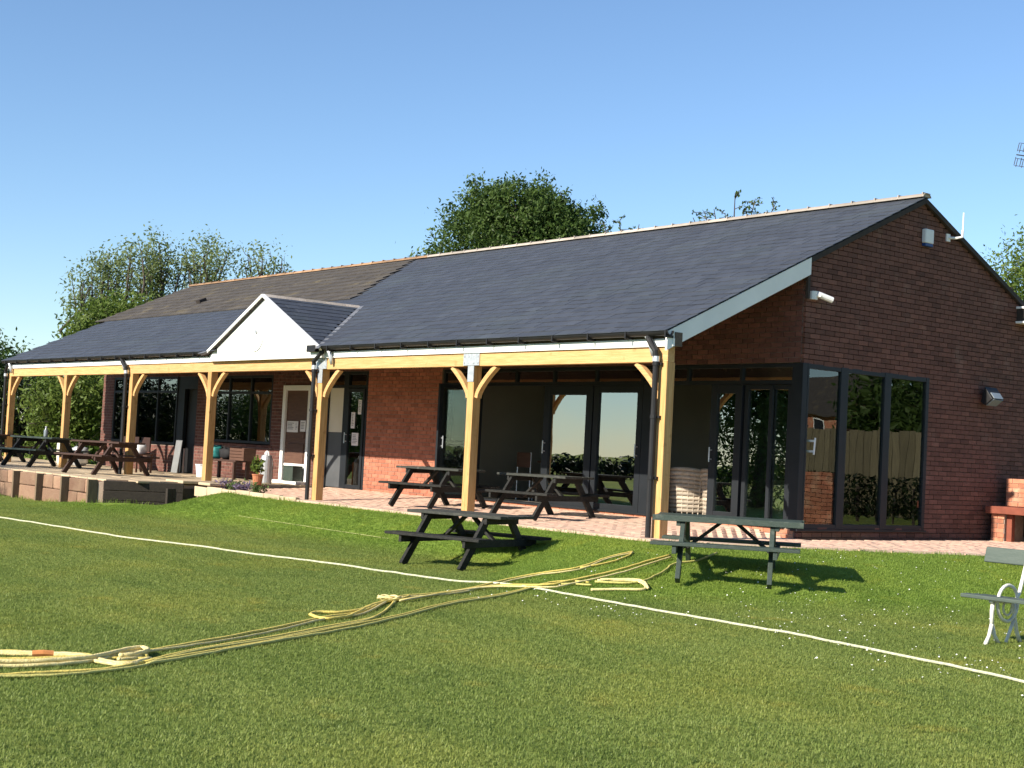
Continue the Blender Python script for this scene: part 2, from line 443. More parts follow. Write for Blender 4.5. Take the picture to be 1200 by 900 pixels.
# grass blades on the lawn in front of the camera
def grass():
    cl = MB(); rg = random.Random(3)
    for k in range(11):
        a = rg.uniform(0, 2*PI); rr = .05*math.sqrt(rg.random()); x, y = rr*math.cos(a), rr*math.sin(a)
        d = rg.uniform(0, 2*PI); hgt = rg.uniform(.007, .019); wd = rg.uniform(.0016, .003); ln = rg.uniform(.3, 1.4)*hgt
        ux, uy = math.cos(d), math.sin(d); px, py = -uy*wd, ux*wd
        cl.add([(x-px, y-py, 0), (x+px, y+py, 0), (x+ux*ln*.35+px*.8, y+uy*ln*.35+py*.8, hgt*.6), (x+ux*ln*.35-px*.8, y+uy*ln*.35-py*.8, hgt*.6), (x+ux*ln, y+uy*ln, hgt)],
               [(0, 1, 2, 3), (3, 2, 4)], rg.random())
    ob = bpy.data.objects.new('grass_tuft', cl.leafmesh('grass_tuft', 'blade'))
    pm = MB(); st = .25
    for i in range(-34*4, 12*4):
        for j in range(-13*4, 8*4):
            x, y = i*st, j*st
            if inside(x+st/2, y+st/2) or (x < -12.3 and y > -2.3): continue
            q = proj((x+st/2, y+st/2, -.4))
            if q is None or not (-60 < q[0] < 1260 and 500 < q[1] < 960): continue
            if pdist(x+st/2, y+st/2) < .04: continue
            pm.add([(a, b, gh(a, b)) for a, b in ((x, y), (x+st, y), (x+st, y+st), (x, y+st))], [(0, 1, 2, 3)])
    go = pm.build('grass', 'lawn', kind='stuff', leaf=True)
    ng = bpy.data.node_groups.new('grass_scatter', 'GeometryNodeTree')
    ng.interface.new_socket('Geometry', in_out='INPUT', socket_type='NodeSocketGeometry')
    ng.interface.new_socket('Geometry', in_out='OUTPUT', socket_type='NodeSocketGeometry')
    N, L = ng.nodes, ng.links
    gi = N.new('NodeGroupInput'); gout = N.new('NodeGroupOutput')
    dp = N.new('GeometryNodeDistributePointsOnFaces'); dp.inputs['Density'].default_value = 1100
    io = N.new('GeometryNodeInstanceOnPoints')
    oi = N.new('GeometryNodeObjectInfo'); oi.inputs[0].default_value = ob
    rv = N.new('FunctionNodeRandomValue'); rv.data_type = 'FLOAT_VECTOR'; rv.inputs[0].default_value = (-.15, -.15, 0); rv.inputs[1].default_value = (.15, .15, 6.28)
    rs = N.new('FunctionNodeRandomValue'); rs.data_type = 'FLOAT'; rs.inputs[2].default_value = .7; rs.inputs[3].default_value = 1.35
    L.new(gi.outputs[0], dp.inputs['Mesh']); L.new(dp.outputs['Points'], io.inputs['Points']); L.new(oi.outputs['Geometry'], io.inputs['Instance'])
    L.new(rv.outputs[0], io.inputs['Rotation']); L.new(rs.outputs[1], io.inputs['Scale'])
    L.new(io.outputs[0], gout.inputs[0])
    md = go.modifiers.new('scatter', 'NODES'); md.node_group = ng
    return go
grass()

# ------------------------------------------------------------------ clubhouse
club = thing('clubhouse', 'long red brick clubhouse with slate roof, glazed corner and golden timber verandah', 'clubhouse')
D = 2.69; XG = .05; YR = 5.4; ZR = 5.29; SL = (5.29-2.70)/5.55; WL = -24.1
def rz(y): return 2.70+SL*(y+.15) if y <= YR else ZR-SL*(y-YR)
PIECES = {}
def piece(kind, part, c, ax, ay, az, t, front, n):       # collect: centre, half axes
    q = proj(c); s = 0
    if q and -30 < q[0] < 1230 and -30 < q[1] < 930:
        v = (CAM-Vector(c)); d2 = v.length_squared
        s = abs(v.normalized().dot(Vector(n)))*front/d2
    PIECES.setdefault(kind, []).append((s, part, Vector(c), Vector(ax), Vector(ay), Vector(az), t))
def flush(kind, root, limit, nvar=14):
    L = sorted(PIECES[kind], key=lambda a: -a[0])
    rest = {}
    cache = {}
    name, m = kind
    for i, (s, part, c, ax, ay, az, t) in enumerate(L):
        if i < limit and s > 0:
            key = (round(ax.length, 3), round(ay.length, 3), round(az.length, 3), int(t*nvar))
            if key not in cache:
                b = MB(); b.box(-ax.length, ax.length, -ay.length, ay.length, -az.length, az.length, (int(t*nvar)+.5)/nvar, jit=.0012)
                cache[key] = b.mesh(name, m)
            o = bpy.data.objects.new(name, cache[key]); COL.objects.link(o); o.parent = part
            X, Y, Z = ax.normalized(), ay.normalized(), az.normalized()
            o.matrix_local = Matrix(((X.x, Y.x, Z.x, c.x), (X.y, Y.y, Z.y, c.y), (X.z, Y.z, Z.z, c.z), (0, 0, 0, 1)))
        else:
            rest.setdefault(part.name if part else '', (part, MB()))[1].obox(c, ax, ay, az, t)
    for k, (part, b) in rest.items():
        b.build(name+'work' if name == 'brick' else name+'_field', m, part, kind='stuff')

def brick_field(part, m, o, u, nrm, z0, z1, spans, kind='brick', depth=.05, ch=.075, bl=.225, seed=1):
    """courses of bricks on the plane through o; u runs along, spans(z) gives (a,b) intervals"""
    rg = random.Random(seed); o, u, nrm = Vector(o), Vector(u), Vector(nrm)
    k = 0; z = z0
    while z+ch*.6 <= z1:
        for a, b in spans(z+ch/2):
            off = (k % 2)*bl/2
            x = math.floor((a-off)/bl)*bl+off
            while x < b-.01:
                p0, p1 = max(a, x), min(b, x+bl)
                if p1-p0 > .04:
                    t = min(1, max(0, rg.gauss(.5, .22)))
                    l = (p1-p0-.010)/2; hh = (ch-.010)/2
                    pr = rg.uniform(-.002, .002)
                    c = o+u*((p0+p1)/2)+Vector((0, 0, z+ch/2))-nrm*(depth/2-pr)
                    piece((kind, m), part, c, u*l, nrm*depth/2, Vector((0, 0, hh)), t, 4*l*hh, nrm)
                x += bl
        z += ch; k += 1

# gable wall (faces +x)
def part_wall(name, b, m, label=None):
    o = b.build(name, m, club)
    if label: o['label'] = label
    return o
WY0, WY1, WZ0, WZ1 = 2.69, 5.73, .16, 2.50
g = MB()
def roofspan(z):                      # y range under the verge at height z
    lo = D if z <= rz(D)-.1 else YR-(ZR-.08-z)/SL
    hi = min(2*YR-lo if lo > D else YR+(ZR-.08-z)/SL, 9.3)
    return lo, hi
bx = XG-.06
DK = D+.03
poly_parts = [[(WY1, -.1), (8.11, -.1), (8.11, 2.5), (WY1, 2.5)], [(DK, -.1), (WY1, -.1), (WY1, WZ0), (DK, WZ0)],
              [(DK, WZ1), (8.11, WZ1), (8.11, rz(D)-.12), (YR, ZR-.12), (D, rz(D)-.12)]]
poly_parts = [[(y if y != 8.11 else 9.3, z) for y, z in P] if k != 2 else [(DK, WZ1), (9.3, WZ1), (9.3, rz(9.3)-.12), (YR, ZR-.12), (DK, rz(DK)-.12)] for k, P in enumerate(poly_parts)]
for P in poly_parts: g.prism([(bx, y, z) for y, z in P], (-.2, 0, 0))
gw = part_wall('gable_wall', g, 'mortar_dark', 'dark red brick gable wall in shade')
def gspan(z):
    lo, hi = roofspan(z); lo = max(lo, D)
    if z < WZ0 or z > WZ1: return [(lo, hi)] if hi-lo > .1 else []
    return [(WY1, hi)]
g2 = lambda z: [(a, b) for a, b in gspan(z)]
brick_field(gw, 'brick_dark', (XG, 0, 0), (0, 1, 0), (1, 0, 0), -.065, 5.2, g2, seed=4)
# front wall pieces (face -y): list of x ranges and z ranges
def front_wall(name, rects, m, mm, seed, zb=.09, depth=.05):
    b = MB()
    for x0, x1, z0, z1 in rects: b.box(x0, x1, D+.01, D+.21, z0, z1)
    o = part_wall(name, b, mm)
    for i, (x0, x1, z0, z1) in enumerate(rects):
        brick_field(o, m, (0, D, 0), (1, 0, 0), (0, -1, 0), z0, z1, lambda z, a=x0, c=x1: [(a, c)], seed=seed+i)
    return o
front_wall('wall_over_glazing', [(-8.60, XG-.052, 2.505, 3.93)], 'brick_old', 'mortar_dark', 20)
front_wall('red_brick_wall', [(-11.10, -8.60, .06, 3.93)], 'brick_red', 'mortar', 30)
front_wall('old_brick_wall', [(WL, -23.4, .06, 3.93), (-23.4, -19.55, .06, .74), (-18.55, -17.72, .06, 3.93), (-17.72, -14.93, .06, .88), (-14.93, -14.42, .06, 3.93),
                              (-14.42, -13.25, 2.22, 3.93), (-13.25, -12.62, .06, 3.93), (-23.4, -18.55, 2.46, 3.93), (-17.72, -14.93, 2.46, 3.93), (-12.62, -11.10, 2.5, 3.93)], 'brick_old', 'mortar', 40)
front_wall('plinth', [(-8.60, XG-.06, -.03, .125)], 'brick_orange', 'mortar', 60)
b = MB(); b.box(WL, XG-.28, 9.2, 9.3, -.1, 3.3); b.box(WL, WL+.2, D+.22, 8.0, -.1, 3.9)
b.prism([(WL, D, 3.9), (WL, 8.11, 3.9), (WL, YR, ZR-.15)], (.2, 0, 0))
part_wall('rear_wall', b, 'brick_old')
# inside shell
b = MB(); b.box(WL+.25, XG-.30, D+.23, 7.98, .02, .12); part_wall('room_floor', b, 'interior_floor')
b = MB(); b.box(WL+.25, XG-.30, D+.23, 7.98, 2.62, 2.70); part_wall('room_ceiling', b, 'interior_wall')
b = MB(); b.box(WL+.25, -4.2, 7.4, 7.5, .12, 2.62); b.box(-8.9, -8.75, D+.23, 7.4, .12, 2.62); b.box(-4.2, -4.1, 6.2, 7.98, .12, 2.62); b.box(-12.8, -12.7, D+.23, 7.4, .12, 2.62); part_wall('room_wall', b, 'interior_wall')
b = MB(); b.box(-4.0, XG-.35, 7.3, 7.4, .12, 2.62); b.box(-.262, XG-.075, 5.69, 5.729, .13, 2.49); part_wall('cream_room_wall', b, 'cream')

# ---- windows and glazed doors
def window(name, xs_, zs_, fr=.06, y=D, gl='glass', skip=(), fm='frame_grey', depth=.07, axis='x', label=None, widths=None):
    """frame of bars at every xs_ (with half-widths) and zs_; panes between; axis x on the front wall, y on the gable"""
    f = MB()
    W = widths or [fr]*len(xs_)
    def bx3(a0, a1, d0, d1, z0, z1, mb):
        if axis == 'x': mb.box(a0, a1, y+d0, y+d1, z0, z1)
        else: mb.box(y-d1, y-d0, a0, a1, z0, z1)
    for i, x in enumerate(xs_):
        bx3(x, x+W[i], 0, depth, zs_[0], zs_[-1]+fr, f)
    for i in range(len(xs_)-1):
        for z in zs_:
            bx3(xs_[i]+W[i], xs_[i+1], .004, depth-.004, z, z+fr, f)
    o = f.build(name, fm, club, bevel=.004)
    if label: o['label'] = label
    for i in range(len(xs_)-1):
        for j in range(len(zs_)-1):
            if (i, j) in skip: continue
            p = MB()
            bx3(xs_[i]+W[i]-.005, xs_[i+1]+.005, depth*.45, depth*.45+.012, zs_[j]+fr-.005, zs_[j+1]+.005, p)
            p.build('pane', gl, o)
    return o
# toplight strip over the big glazing
window('toplight', [-8.55, -7.45, -6.42, -5.40, -4.33, -3.24, -2.23, -1.14, -.14], [2.20, 2.44], .055, label='row of toplights above the glazed doors')
window('window', [-8.55, -7.50], [.13, 2.13], .08, widths=[.1, .08])
def leaf_door(name, x0, x1, z0, z1, handle=True, y=D, fr=.075, gl='glass', hx=None):
    o = window(name, [x0, x1-fr], [z0, z1-fr], fr, y=y, gl=gl)
    if handle:
        h = MB(); hx = hx if hx is not None else x0+fr/2
        h.tube([(hx, y-.055, 1.02), (hx, y-.055, 1.24)], .011, 6); h.box(hx-.008, hx+.008, y-.055, y+.0, 1.05, 1.07); h.box(hx-.008, hx+.008, y-.055, y+.0, 1.19, 1.21)
        h.build('handle', 'steel', o)
    return o
leaf_door('glazed_door', -5.60, -4.36, .13, 2.19, fr=.16)
leaf_door('glazed_door', -4.33, -3.18, .13, 2.19, hx=-3.25, fr=.12)
# leaf folded open, edge to the field
f = MB(); x0 = -7.36
for yy in (D-.98, D-.08): f.box(x0, x0+.055, yy, yy+.075, .13, 2.17)
for zz in (.13, 2.095): f.box(x0+.003, x0+.052, D-.905, D-.08, zz, zz+.075)
o = f.build('folded_door', 'frame_grey', club, bevel=.004); o['label'] = 'glazed door leaf folded open outwards'
p = MB(); p.box(x0+.02, x0+.032, D-.91, D-.075, .2, 2.1); p.build('pane', 'glass', o)
h = MB(); h.tube([(x0+.10, D-.9, 1.02), (x0+.10, D-.9, 1.24)], .011, 6); h.box(x0+.05, x0+.10, D-.905, D-.895, 1.05, 1.07); h.box(x0+.05, x0+.10, D-.905, D-.895, 1.19, 1.21); h.build('handle', 'steel', o)
b = MB(); b.box(-3.17, -2.62, D, D+.12, .13, 2.19); b.box(-8.55, XG-.23, D-.035, D+.22, .125, .155, .5); b.box(-8.55, -.14, D+.001, D+.09, 2.192, 2.201)
b.build('door_frame', 'frame_grey', club)
leaf_door('sliding_door', -1.70, -1.08, .155, 2.19, y=D+.0, fr=.13, hx=-1.64)
leaf_door('sliding_door', -1.05, -.16, .155, 2.19, y=D+.03, handle=False, fr=.07)
b = MB(); b.box(-.56, -.50, D+.012, D+.05, .16, 2.18); b.build('door_mullion', 'frame_grey', club)
b = MB(); b.box(-.14, XG+.005, D-.004, D+.10, .125, 2.5); b.build('corner_post', 'frame_grey', club, bevel=.004)
gwn = window('gable_window', [D+.105, 3.56, 4.61, 5.66], [.13, 2.43], .07, y=XG+.005, gl='glass_gable', axis='y', widths=[.04, .17, .16, .08], label='three tall panes in the gable wall beside the glazed corner')
h = MB(); h.tube([(XG+.06, 2.93, 1.20), (XG+.06, 2.95, 1.44)], .013, 6); h.box(XG-.05, XG+.06, 2.93, 2.95, 1.23, 1.26); h.box(XG-.05, XG+.06, 2.93, 2.95, 1.38, 1.41); h.build('handle', 'plastic_white', gwn)
b = MB(); b.box(XG-.1, XG+.03, D-.02, 5.76, .10, .128); b.build('window_sill', 'frame_grey', club)
# old part of the front
window('window', [-23.38, -22.85, -21.95, -20.75, -19.68], [.76, 2.05, 2.40], .06, gl='glass_old')
window('window', [-17.70, -16.97, -15.94, -14.99], [.90, 2.03, 2.40], .06, gl='glass_old')
b = MB(); b.box(-19.6, -19.25, D+.02, D+.1, .1, 2.46); b.box(-19.25, -18.55, D+.02, D+.1, 2.15, 2.46); b.box(-18.62, -18.55, D+.02, D+.1, .1, 2.15)
dd = b.build('dark_door', 'frame_grey', club)
p = MB(); p.box(-19.25, -18.62, D+.12, D+.17, .1, 2.15); p.build('door_leaf', 'black_plastic', dd)
for o_, xa_, xb_, z_ in ((.20, -23.2, -19.75, .85), (.20, -17.5, -15.05, 1.0)):
    b = MB(); x = xa_
    while x < xb_:
        b.box(x, x+.085, D+.22, D+.226, z_, 2.40, rnd.random()); x += .09
    b.build('blind', 'blind', club)['kind'] = 'stuff'
# white framed wooden door
f = MB(); f.box(-14.42, -14.30, D-.03, D+.1, .08, 2.22); f.box(-13.36, -13.25, D-.03, D+.1, .08, 2.22); f.box(-14.30, -13.36, D-.027, D+.1, 2.11, 2.22)
f.box(-14.42, -13.2, D-.30, D-.031, .075, .15)
wd = f.build('wooden_door', 'white_paint', club, bevel=.004); wd['label'] = 'brown wooden door in a white frame with paper notices'
p = MB(); p.box(-14.30, -13.36, D+.02, D+.07, .15, 2.11)
for z0, z1 in ((.28, .95), (1.06, 1.22)): p.box(-14.16, -13.50, D+.005, D+.02, z0, z1)
p.build('door_leaf', 'brown_wood', wd, bevel=.004)
p = MB(); p.box(-14.27, -13.39, D-.0, D+.003, .17, .52); p.build('kick_board', 'white_paint', wd)
def notice(x, z, wdt, hgt, par, y, seed):
    p = MB(); p.box(x, x+wdt, y-.004, y, z, z+hgt); o = p.build('notice', 'paper', par)
    rg = random.Random(seed); t = MB(); zz = z+hgt-.05
    while zz > z+.04:
        t.box(x+.03, x+wdt-.03-rg.random()*.3*wdt, y-.007, y-.005, zz, zz+.012); zz -= .032
    t.build('printing', 'ink', o)
notice(-14.22, 1.20, .34, .24, wd, D+.001, 1); notice(-14.22+.34, 1.20, .13, .24, wd, D+.001, 2); notice(-13.66, 1.22, .22, .24, wd, D+.001, 3)
# entrance: side panel and glass door
f = MB(); f.box(-12.62, -12.56, D, D+.09, .08, 2.5); f.box(-12.00, -11.83, D, D+.09, .08, 2.5); f.box(-11.18, -11.10, D, D+.09, .08, 2.5)
for a, c in ((-12.56, -12.00), (-11.83, -11.18)): f.box(a, c, D+.004, D+.086, 2.44, 2.5); f.box(a, c, D+.004, D+.086, 2.16, 2.22)
en = f.build('entrance', 'frame_grey', club, bevel=.004)
p = MB(); p.box(-12.56, -12.0, D+.03, D+.07, 1.24, 2.16); p.build('upper_panel', 'cream', en)
p = MB(); p.box(-12.56, -12.0, D+.03, D+.07, .10, 1.235); p.build('lower_panel', 'door_grey', en)
for a, c in ((-12.56, -12.00), (-11.83, -11.18)):
    p = MB(); p.box(a, c, D+.04, D+.05, 2.22, 2.44); p.build('pane', 'glass_old', en)
gd = leaf_door('glass_door', -11.83, -11.18, .10, 2.15, y=D-.02, gl='glass_old', hx=-11.78)
gd['label'] = 'dark framed glass entrance door with paper notices'
notice(-11.66, 1.33, .14, .33, gd, D-.001, 5); notice(-11.60, .98, .24, .26, gd, D-.001, 6); notice(-11.42, 1.62, .12, .30, gd, D-.001, 7)

# ---- verandah posts, beams, boards
POSTX = [-23.69, -20.03, -16.35, -12.69, -8.51, -4.13, 0.0]
PW = .15
def arc_brace(x0, sgn, zt=2.3):       # gently curved brace: leaves the post steeply, meets the beam at a slant
    n = 8; Lh = .44; th = .072
    b = MB(); c_ = []
    for k in range(n+1):
        t = k/n*1.12-.06
        x = Lh*max(t, 0)**1.45*.95; z = -Lh*1.02*(1-t)
        dx = Lh*.95*1.45*max(t, .02)**.45; dz = Lh*1.02; l_ = math.hypot(dx, dz)
        c_.append((x, z, -dz/l_*th, dx/l_*th))
    for k in range(n):
        q = [(c_[k][0], c_[k][1]), (c_[k+1][0], c_[k+1][1]), (c_[k+1][0]-c_[k+1][2], c_[k+1][1]-c_[k+1][3]), (c_[k][0]-c_[k][2], c_[k][1]-c_[k][3])]
        b.prism([(x0+sgn*max(x, -.01), .03, min(z, -.002)+zt) for x, z in q], (0, .085, 0), .5)
    return b
for i, x in enumerate(POSTX):
    b = MB(); zb = .09 if i in (0, 1, 2) else (.12 if i == 3 else -.03)
    b.box(x-PW, x, .0, PW, zb-.1, 2.30, rnd.random())
    po = b.build('post', 'gold_wood', club, bevel=.008)
    sides = {0: (1,), 2: (1,), 4: (-1, 1), 6: (-1,)}.get(i, (-1, 1))
    for s in sides:
        br = arc_brace(x if s > 0 else x-PW, s)
        br.build('brace', 'gold_beam', po)
for a, c in ((-23.84, -16.43), (-16.427, -8.58), (-8.577, -4.21), (-4.207, .0)):
    b = MB(); b.box(a, c, .004, .135, 2.30, 2.505, rnd.random()); b.build('beam', 'gold_beam', club, bevel=.006)
b = MB(); b.box(-23.95, -12.62, -.03, .004, 2.50, 2.605); b.box(-8.42, .12, -.03, .004, 2.50, 2.605); b.build('fascia_board', 'white_paint', club, bevel=.003)
b = MB(); b.box(-23.95, .12, .004, .14, 2.506, 2.69); b.build('wall_plate', 'ceiling', club)
# sloping ceiling under the verandah, rafters
b = MB(); b.prism([(-23.95, -.03, rz(-.03)-.07), (-23.95, D+.2, rz(D+.2)-.07), (-23.95, D+.2, rz(D+.2)-.10), (-23.95, -.03, rz(-.03)-.10)], (24.03, 0, 0)); b.build('verandah_ceiling', 'ceiling', club)
x = -23.6
rf = MB()
while x < 0:
    rf.bar((x, .1, rz(.1)-.16), (x, D, rz(D)-.16), .11, .045, (0, 0, 1)); x += .6
rf.build('rafters', 'ceiling', club, kind='stuff')
# gutter with brackets, two runs
def gutter(a, c):
    b = MB(); n = 8
    for k in range(n):
        q0, q1 = PI+PI*k/n, PI+PI*(k+1)/n
        b.prism([(a, -.11+r*math.cos(q), 2.70+r*1.1*math.sin(q)) for r, q in ((.062, q0), (.062, q1), (.055, q1), (.055, q0))], (c-a, 0, 0))
    o = b.build('gutter', 'black_plastic', club)
    x = a+.3
    while x < c:
        k = MB(); k.box(x, x+.025, -.175, -.031, 2.605, 2.64); k.box(x, x+.025, -.18, -.170, 2.61, 2.705); k.build('gutter_bracket', 'black_plastic', o); x += .75
gutter(-24.0, -12.62); gutter(-8.45, .15)
# downpipes with pale swan necks
def downpipe(x, zb, xo):
    b = MB(); b.tube([(x, -.075, zb), (x, -.075, 2.36)], .038, 10, cap=True)
    o = b.build('downpipe', 'black_plastic', club, smooth=False)
    for zz in (.75, 1.55, 2.25):
        k = MB(); k.lathe((x, -.075, zz), [(.047, 0), (.047, .045)], 10); k.box(x-.07, x+.07, -.045, -.001, zz+.005, zz+.04); k.build('pipe_clip', 'black_plastic', o)
    k = MB(); k.tube([(xo, -.10, 2.66), (xo, -.10, 2.60), (xo*.6+x*.4, -.10, 2.53), (x, -.09, 2.44), (x, -.078, 2.34)], [.042, .042, .04, .04, .044], 10); k.build('swan_neck', 'black_plastic', o)
    k = MB(); k.lathe((x, -.075, 2.30), [(.05, 0), (.05, .07)], 10); k.build('pipe_socket', 'galv', o)
downpipe(-.135, -.02, -.26); downpipe(-8.68, -.02, -8.40); downpipe(-16.53, .08, -16.75); downpipe(-23.86, .08, -23.7)
k = MB(); k.box(-8.80, -8.50, -.19, -.102, 2.60, 2.72); k.build('hopper', 'black_plastic', club, bevel=.01)
# galvanised strap plates at beam joints
def plate(x, hgt=.0):
    b = MB(); b.box(x-.20, x+.20, -.010, -.001 , 2.31, 2.50); b.box(x-.075, x+.075, -.0095, -.0006, 2.06, 2.305)
    for dx in (-.17, -.06, .06, .17):
        for zz in (2.35, 2.45): b.lathe((x+dx, 0, 0), [], 6) if False else b.box(x+dx-.012, x+dx+.012, -.018, -.010, zz-.012, zz+.012)
    b.build('joint_plate', 'galv', club)
plate(-4.205); plate(-8.58)
# curved pipe offsets by the fascia; highlights on black pipe put into pale colour
for x in (-.42, -16.9, -23.75, -8.35):
    b = MB(); b.tube([(x, -.08, 2.69), (x+.10, -.085, 2.66), (x+.17, -.085, 2.58), (x+.19, -.06, 2.46), (x+.19, -.035, 2.38)], [.04, .042, .04, .036, .03], 8); b.build('pipe_offset', 'galv', club, smooth=True)

# ---- roof
roof_b = MB()
def slab(poly, th): roof_b.prism(poly, (0, 0, -th))
PBL0, PBR0 = -12.60, -8.44
XV = .13; OLDX = lambda y: -11.75-1.75*max(0, (y-D))/(YR-D)
for xa, xb, ya in ((-23.98, PBL0, -.13), (PBL0, PBR0, .02), (PBR0, XV-.03, -.13)): slab([(xa, ya, rz(ya)-.012), (xb, ya, rz(ya)-.012), (xb, D, rz(D)-.012), (xa, D, rz(D)-.012)], .05)
slab([(-24.6, D, rz(D)-.012), (XV-.03, D, rz(D)-.012), (XV-.03, YR, ZR-.012), (-24.6, YR, ZR-.012)], .06)
slab([(-24.6, YR, ZR-.012), (XV-.03, YR, ZR-.012), (XV-.03, 9.5, rz(9.5)-.012), (-24.6, 9.5, rz(9.5)-.012)], .06)
roof = roof_b.build('roof', 'verge_dark', club)
cs = 1/math.sqrt(1+SL*SL); sn = SL*cs
Ux = Vector((1, 0, 0)); Us = Vector((0, cs, sn)); Un = Vector((0, -sn, cs))
PA, PBL, PBR, PZ = -10.52, -12.62, -8.42, 2.66       # pediment apex x, base ends
PSL = (3.70-PZ)/2.1
def under_ped(x, y):
    if not (PBL < x < PBR): return False
    zp = 3.70-abs(x-PA)*PSL
    return zp > rz(y)+.01
def slate_course(kind, m, w0, gauge, s0, s1, xa, xb, th, seed, lift):
    rg = random.Random(seed); s = s0; k = 0
    while s < s1:
        y = -.17+(s+gauge*.5)*cs
        a, b_ = xa(y), xb(y)
        x = math.floor(a/w0)*w0+(k % 2)*w0/2
        g = min(gauge, s1-s)
        while x < b_:
            p0, p1 = max(a, x), min(b_, x+w0)
            if p1-p0 > .05 and not (m == 'slate' and under_ped((p0+p1)/2, y)):
                c0 = Vector(((p0+p1)/2, -.17, rz(-.17)))+Us*(s+g/2)+Un*(lift+rg.uniform(0, .003))
                tl = (th*1.0)/gauge
                a2 = (Us-Un*tl).normalized(); n2 = a2.cross(Ux)*-1
                piece((kind, m), roof, c0+n2*th/2, Ux*((p1-p0)/2-.003), a2*(g/2+.012), n2*th/2, min(1, max(0, rg.gauss(.5, .2))), (p1-p0)*g, Un)
            x += w0
        s += gauge; k += 1
SV = (D+.17-.0)/cs; SRG = (YR+.17)/cs-.05
slate_course('slate', 'slate', .30, .215, 0, SV-.12, lambda y: -24.0, lambda y: XV, .008, 3, .002)
slate_course('slate', 'slate', .30, .215, SV-.12+.001, SRG, lambda y: OLDX(y), lambda y: XV, .008, 5, .002)
slate_course('roof_tile', 'tile_old', .33, .31, SV-.11, SRG, lambda y: -24.65, lambda y: OLDX(y), .022, 6, .004)
# ridge tiles
x = -24.65; k = 0
while x < XV-.02:
    L_ = min(.45, XV-x)
    old = x < -13.3
    b = MB(); r = .115; n = 8; tt = rnd.random()
    for j in range(n):
        q0, q1 = PI*.10+PI*.80*j/n, PI*.10+PI*.80*(j+1)/n
        b.prism([(x+.006, YR+rr*math.cos(q), ZR-.035+rr*math.sin(q)*.85) for rr, q in ((r, q0), (r, q1), (r-.015, q1), (r-.015, q0))], (L_-.012, 0, 0), tt)
    b.box(x-.008, x+.008, YR-.10, YR+.10, ZR+.0, ZR+.066, .7)
    o = b.build('ridge_tile', 'ridge_old' if old else 'ridge_new', roof)
    o.rotation_euler = (0, 0, 0)
    x += .45; k += 1
# verge mortar and undercloak along the gable, white barge board on the verandah end
def slope_board(x0, x1, ya, yb, top, bot, m, name, par=club, side=1):
    b = MB(); b.prism([(x0, ya, rz(ya)+top), (x0, yb, rz(yb)+top), (x0, yb, rz(yb)+bot), (x0, ya, rz(ya)+bot)], (x1-x0, 0, 0))
    return b.build(name, m, par, bevel=.003)
slope_board(XV-.055, XV-.02, -.13, D+.02, -.02, -.27, 'white_paint', 'barge_board')
slope_board(XG+.002, XV-.015, D+.03, YR, -.015, -.10, 'verge_dark', 'verge')
slope_board(XG+.002, XV-.015, YR, 9.5, -.015, -.10, 'verge_dark', 'verge')
b = MB(); b.box(XG+.001, XG+.045, D-.02, D+.03, 3.42, rz(D)-.1); b.build('corner_trim', 'verge_dark', club)
b = MB(); b.box(-24.6, XV-.02, 9.45, 9.52, rz(9.5)-.22, rz(9.5)-.02); b.build('rear_fascia', 'white_paint', club)
b = MB(); b.box(XG+.002, XG+.22, 8.12, 8.6, 3.62, 3.83); vb = b.build('extract_box', 'verge_dark', club)
b = MB(); b.box(XG+.002, XG+.24, 8.10, 8.62, 3.585, 3.62); b.box(XG+.002, XG+.24, 8.10, 8.62, 3.83, 3.865); b.build('trim', 'white_paint', vb)
# roof vent tile and loose details on the old tiles
b = MB(); c0 = Vector((-20.2, 3.5, rz(3.5))); b.obox(c0+Un*.06, Ux*.11, Us*.10, Un*.05); b.build('vent_tile', 'verge_dark', roof)
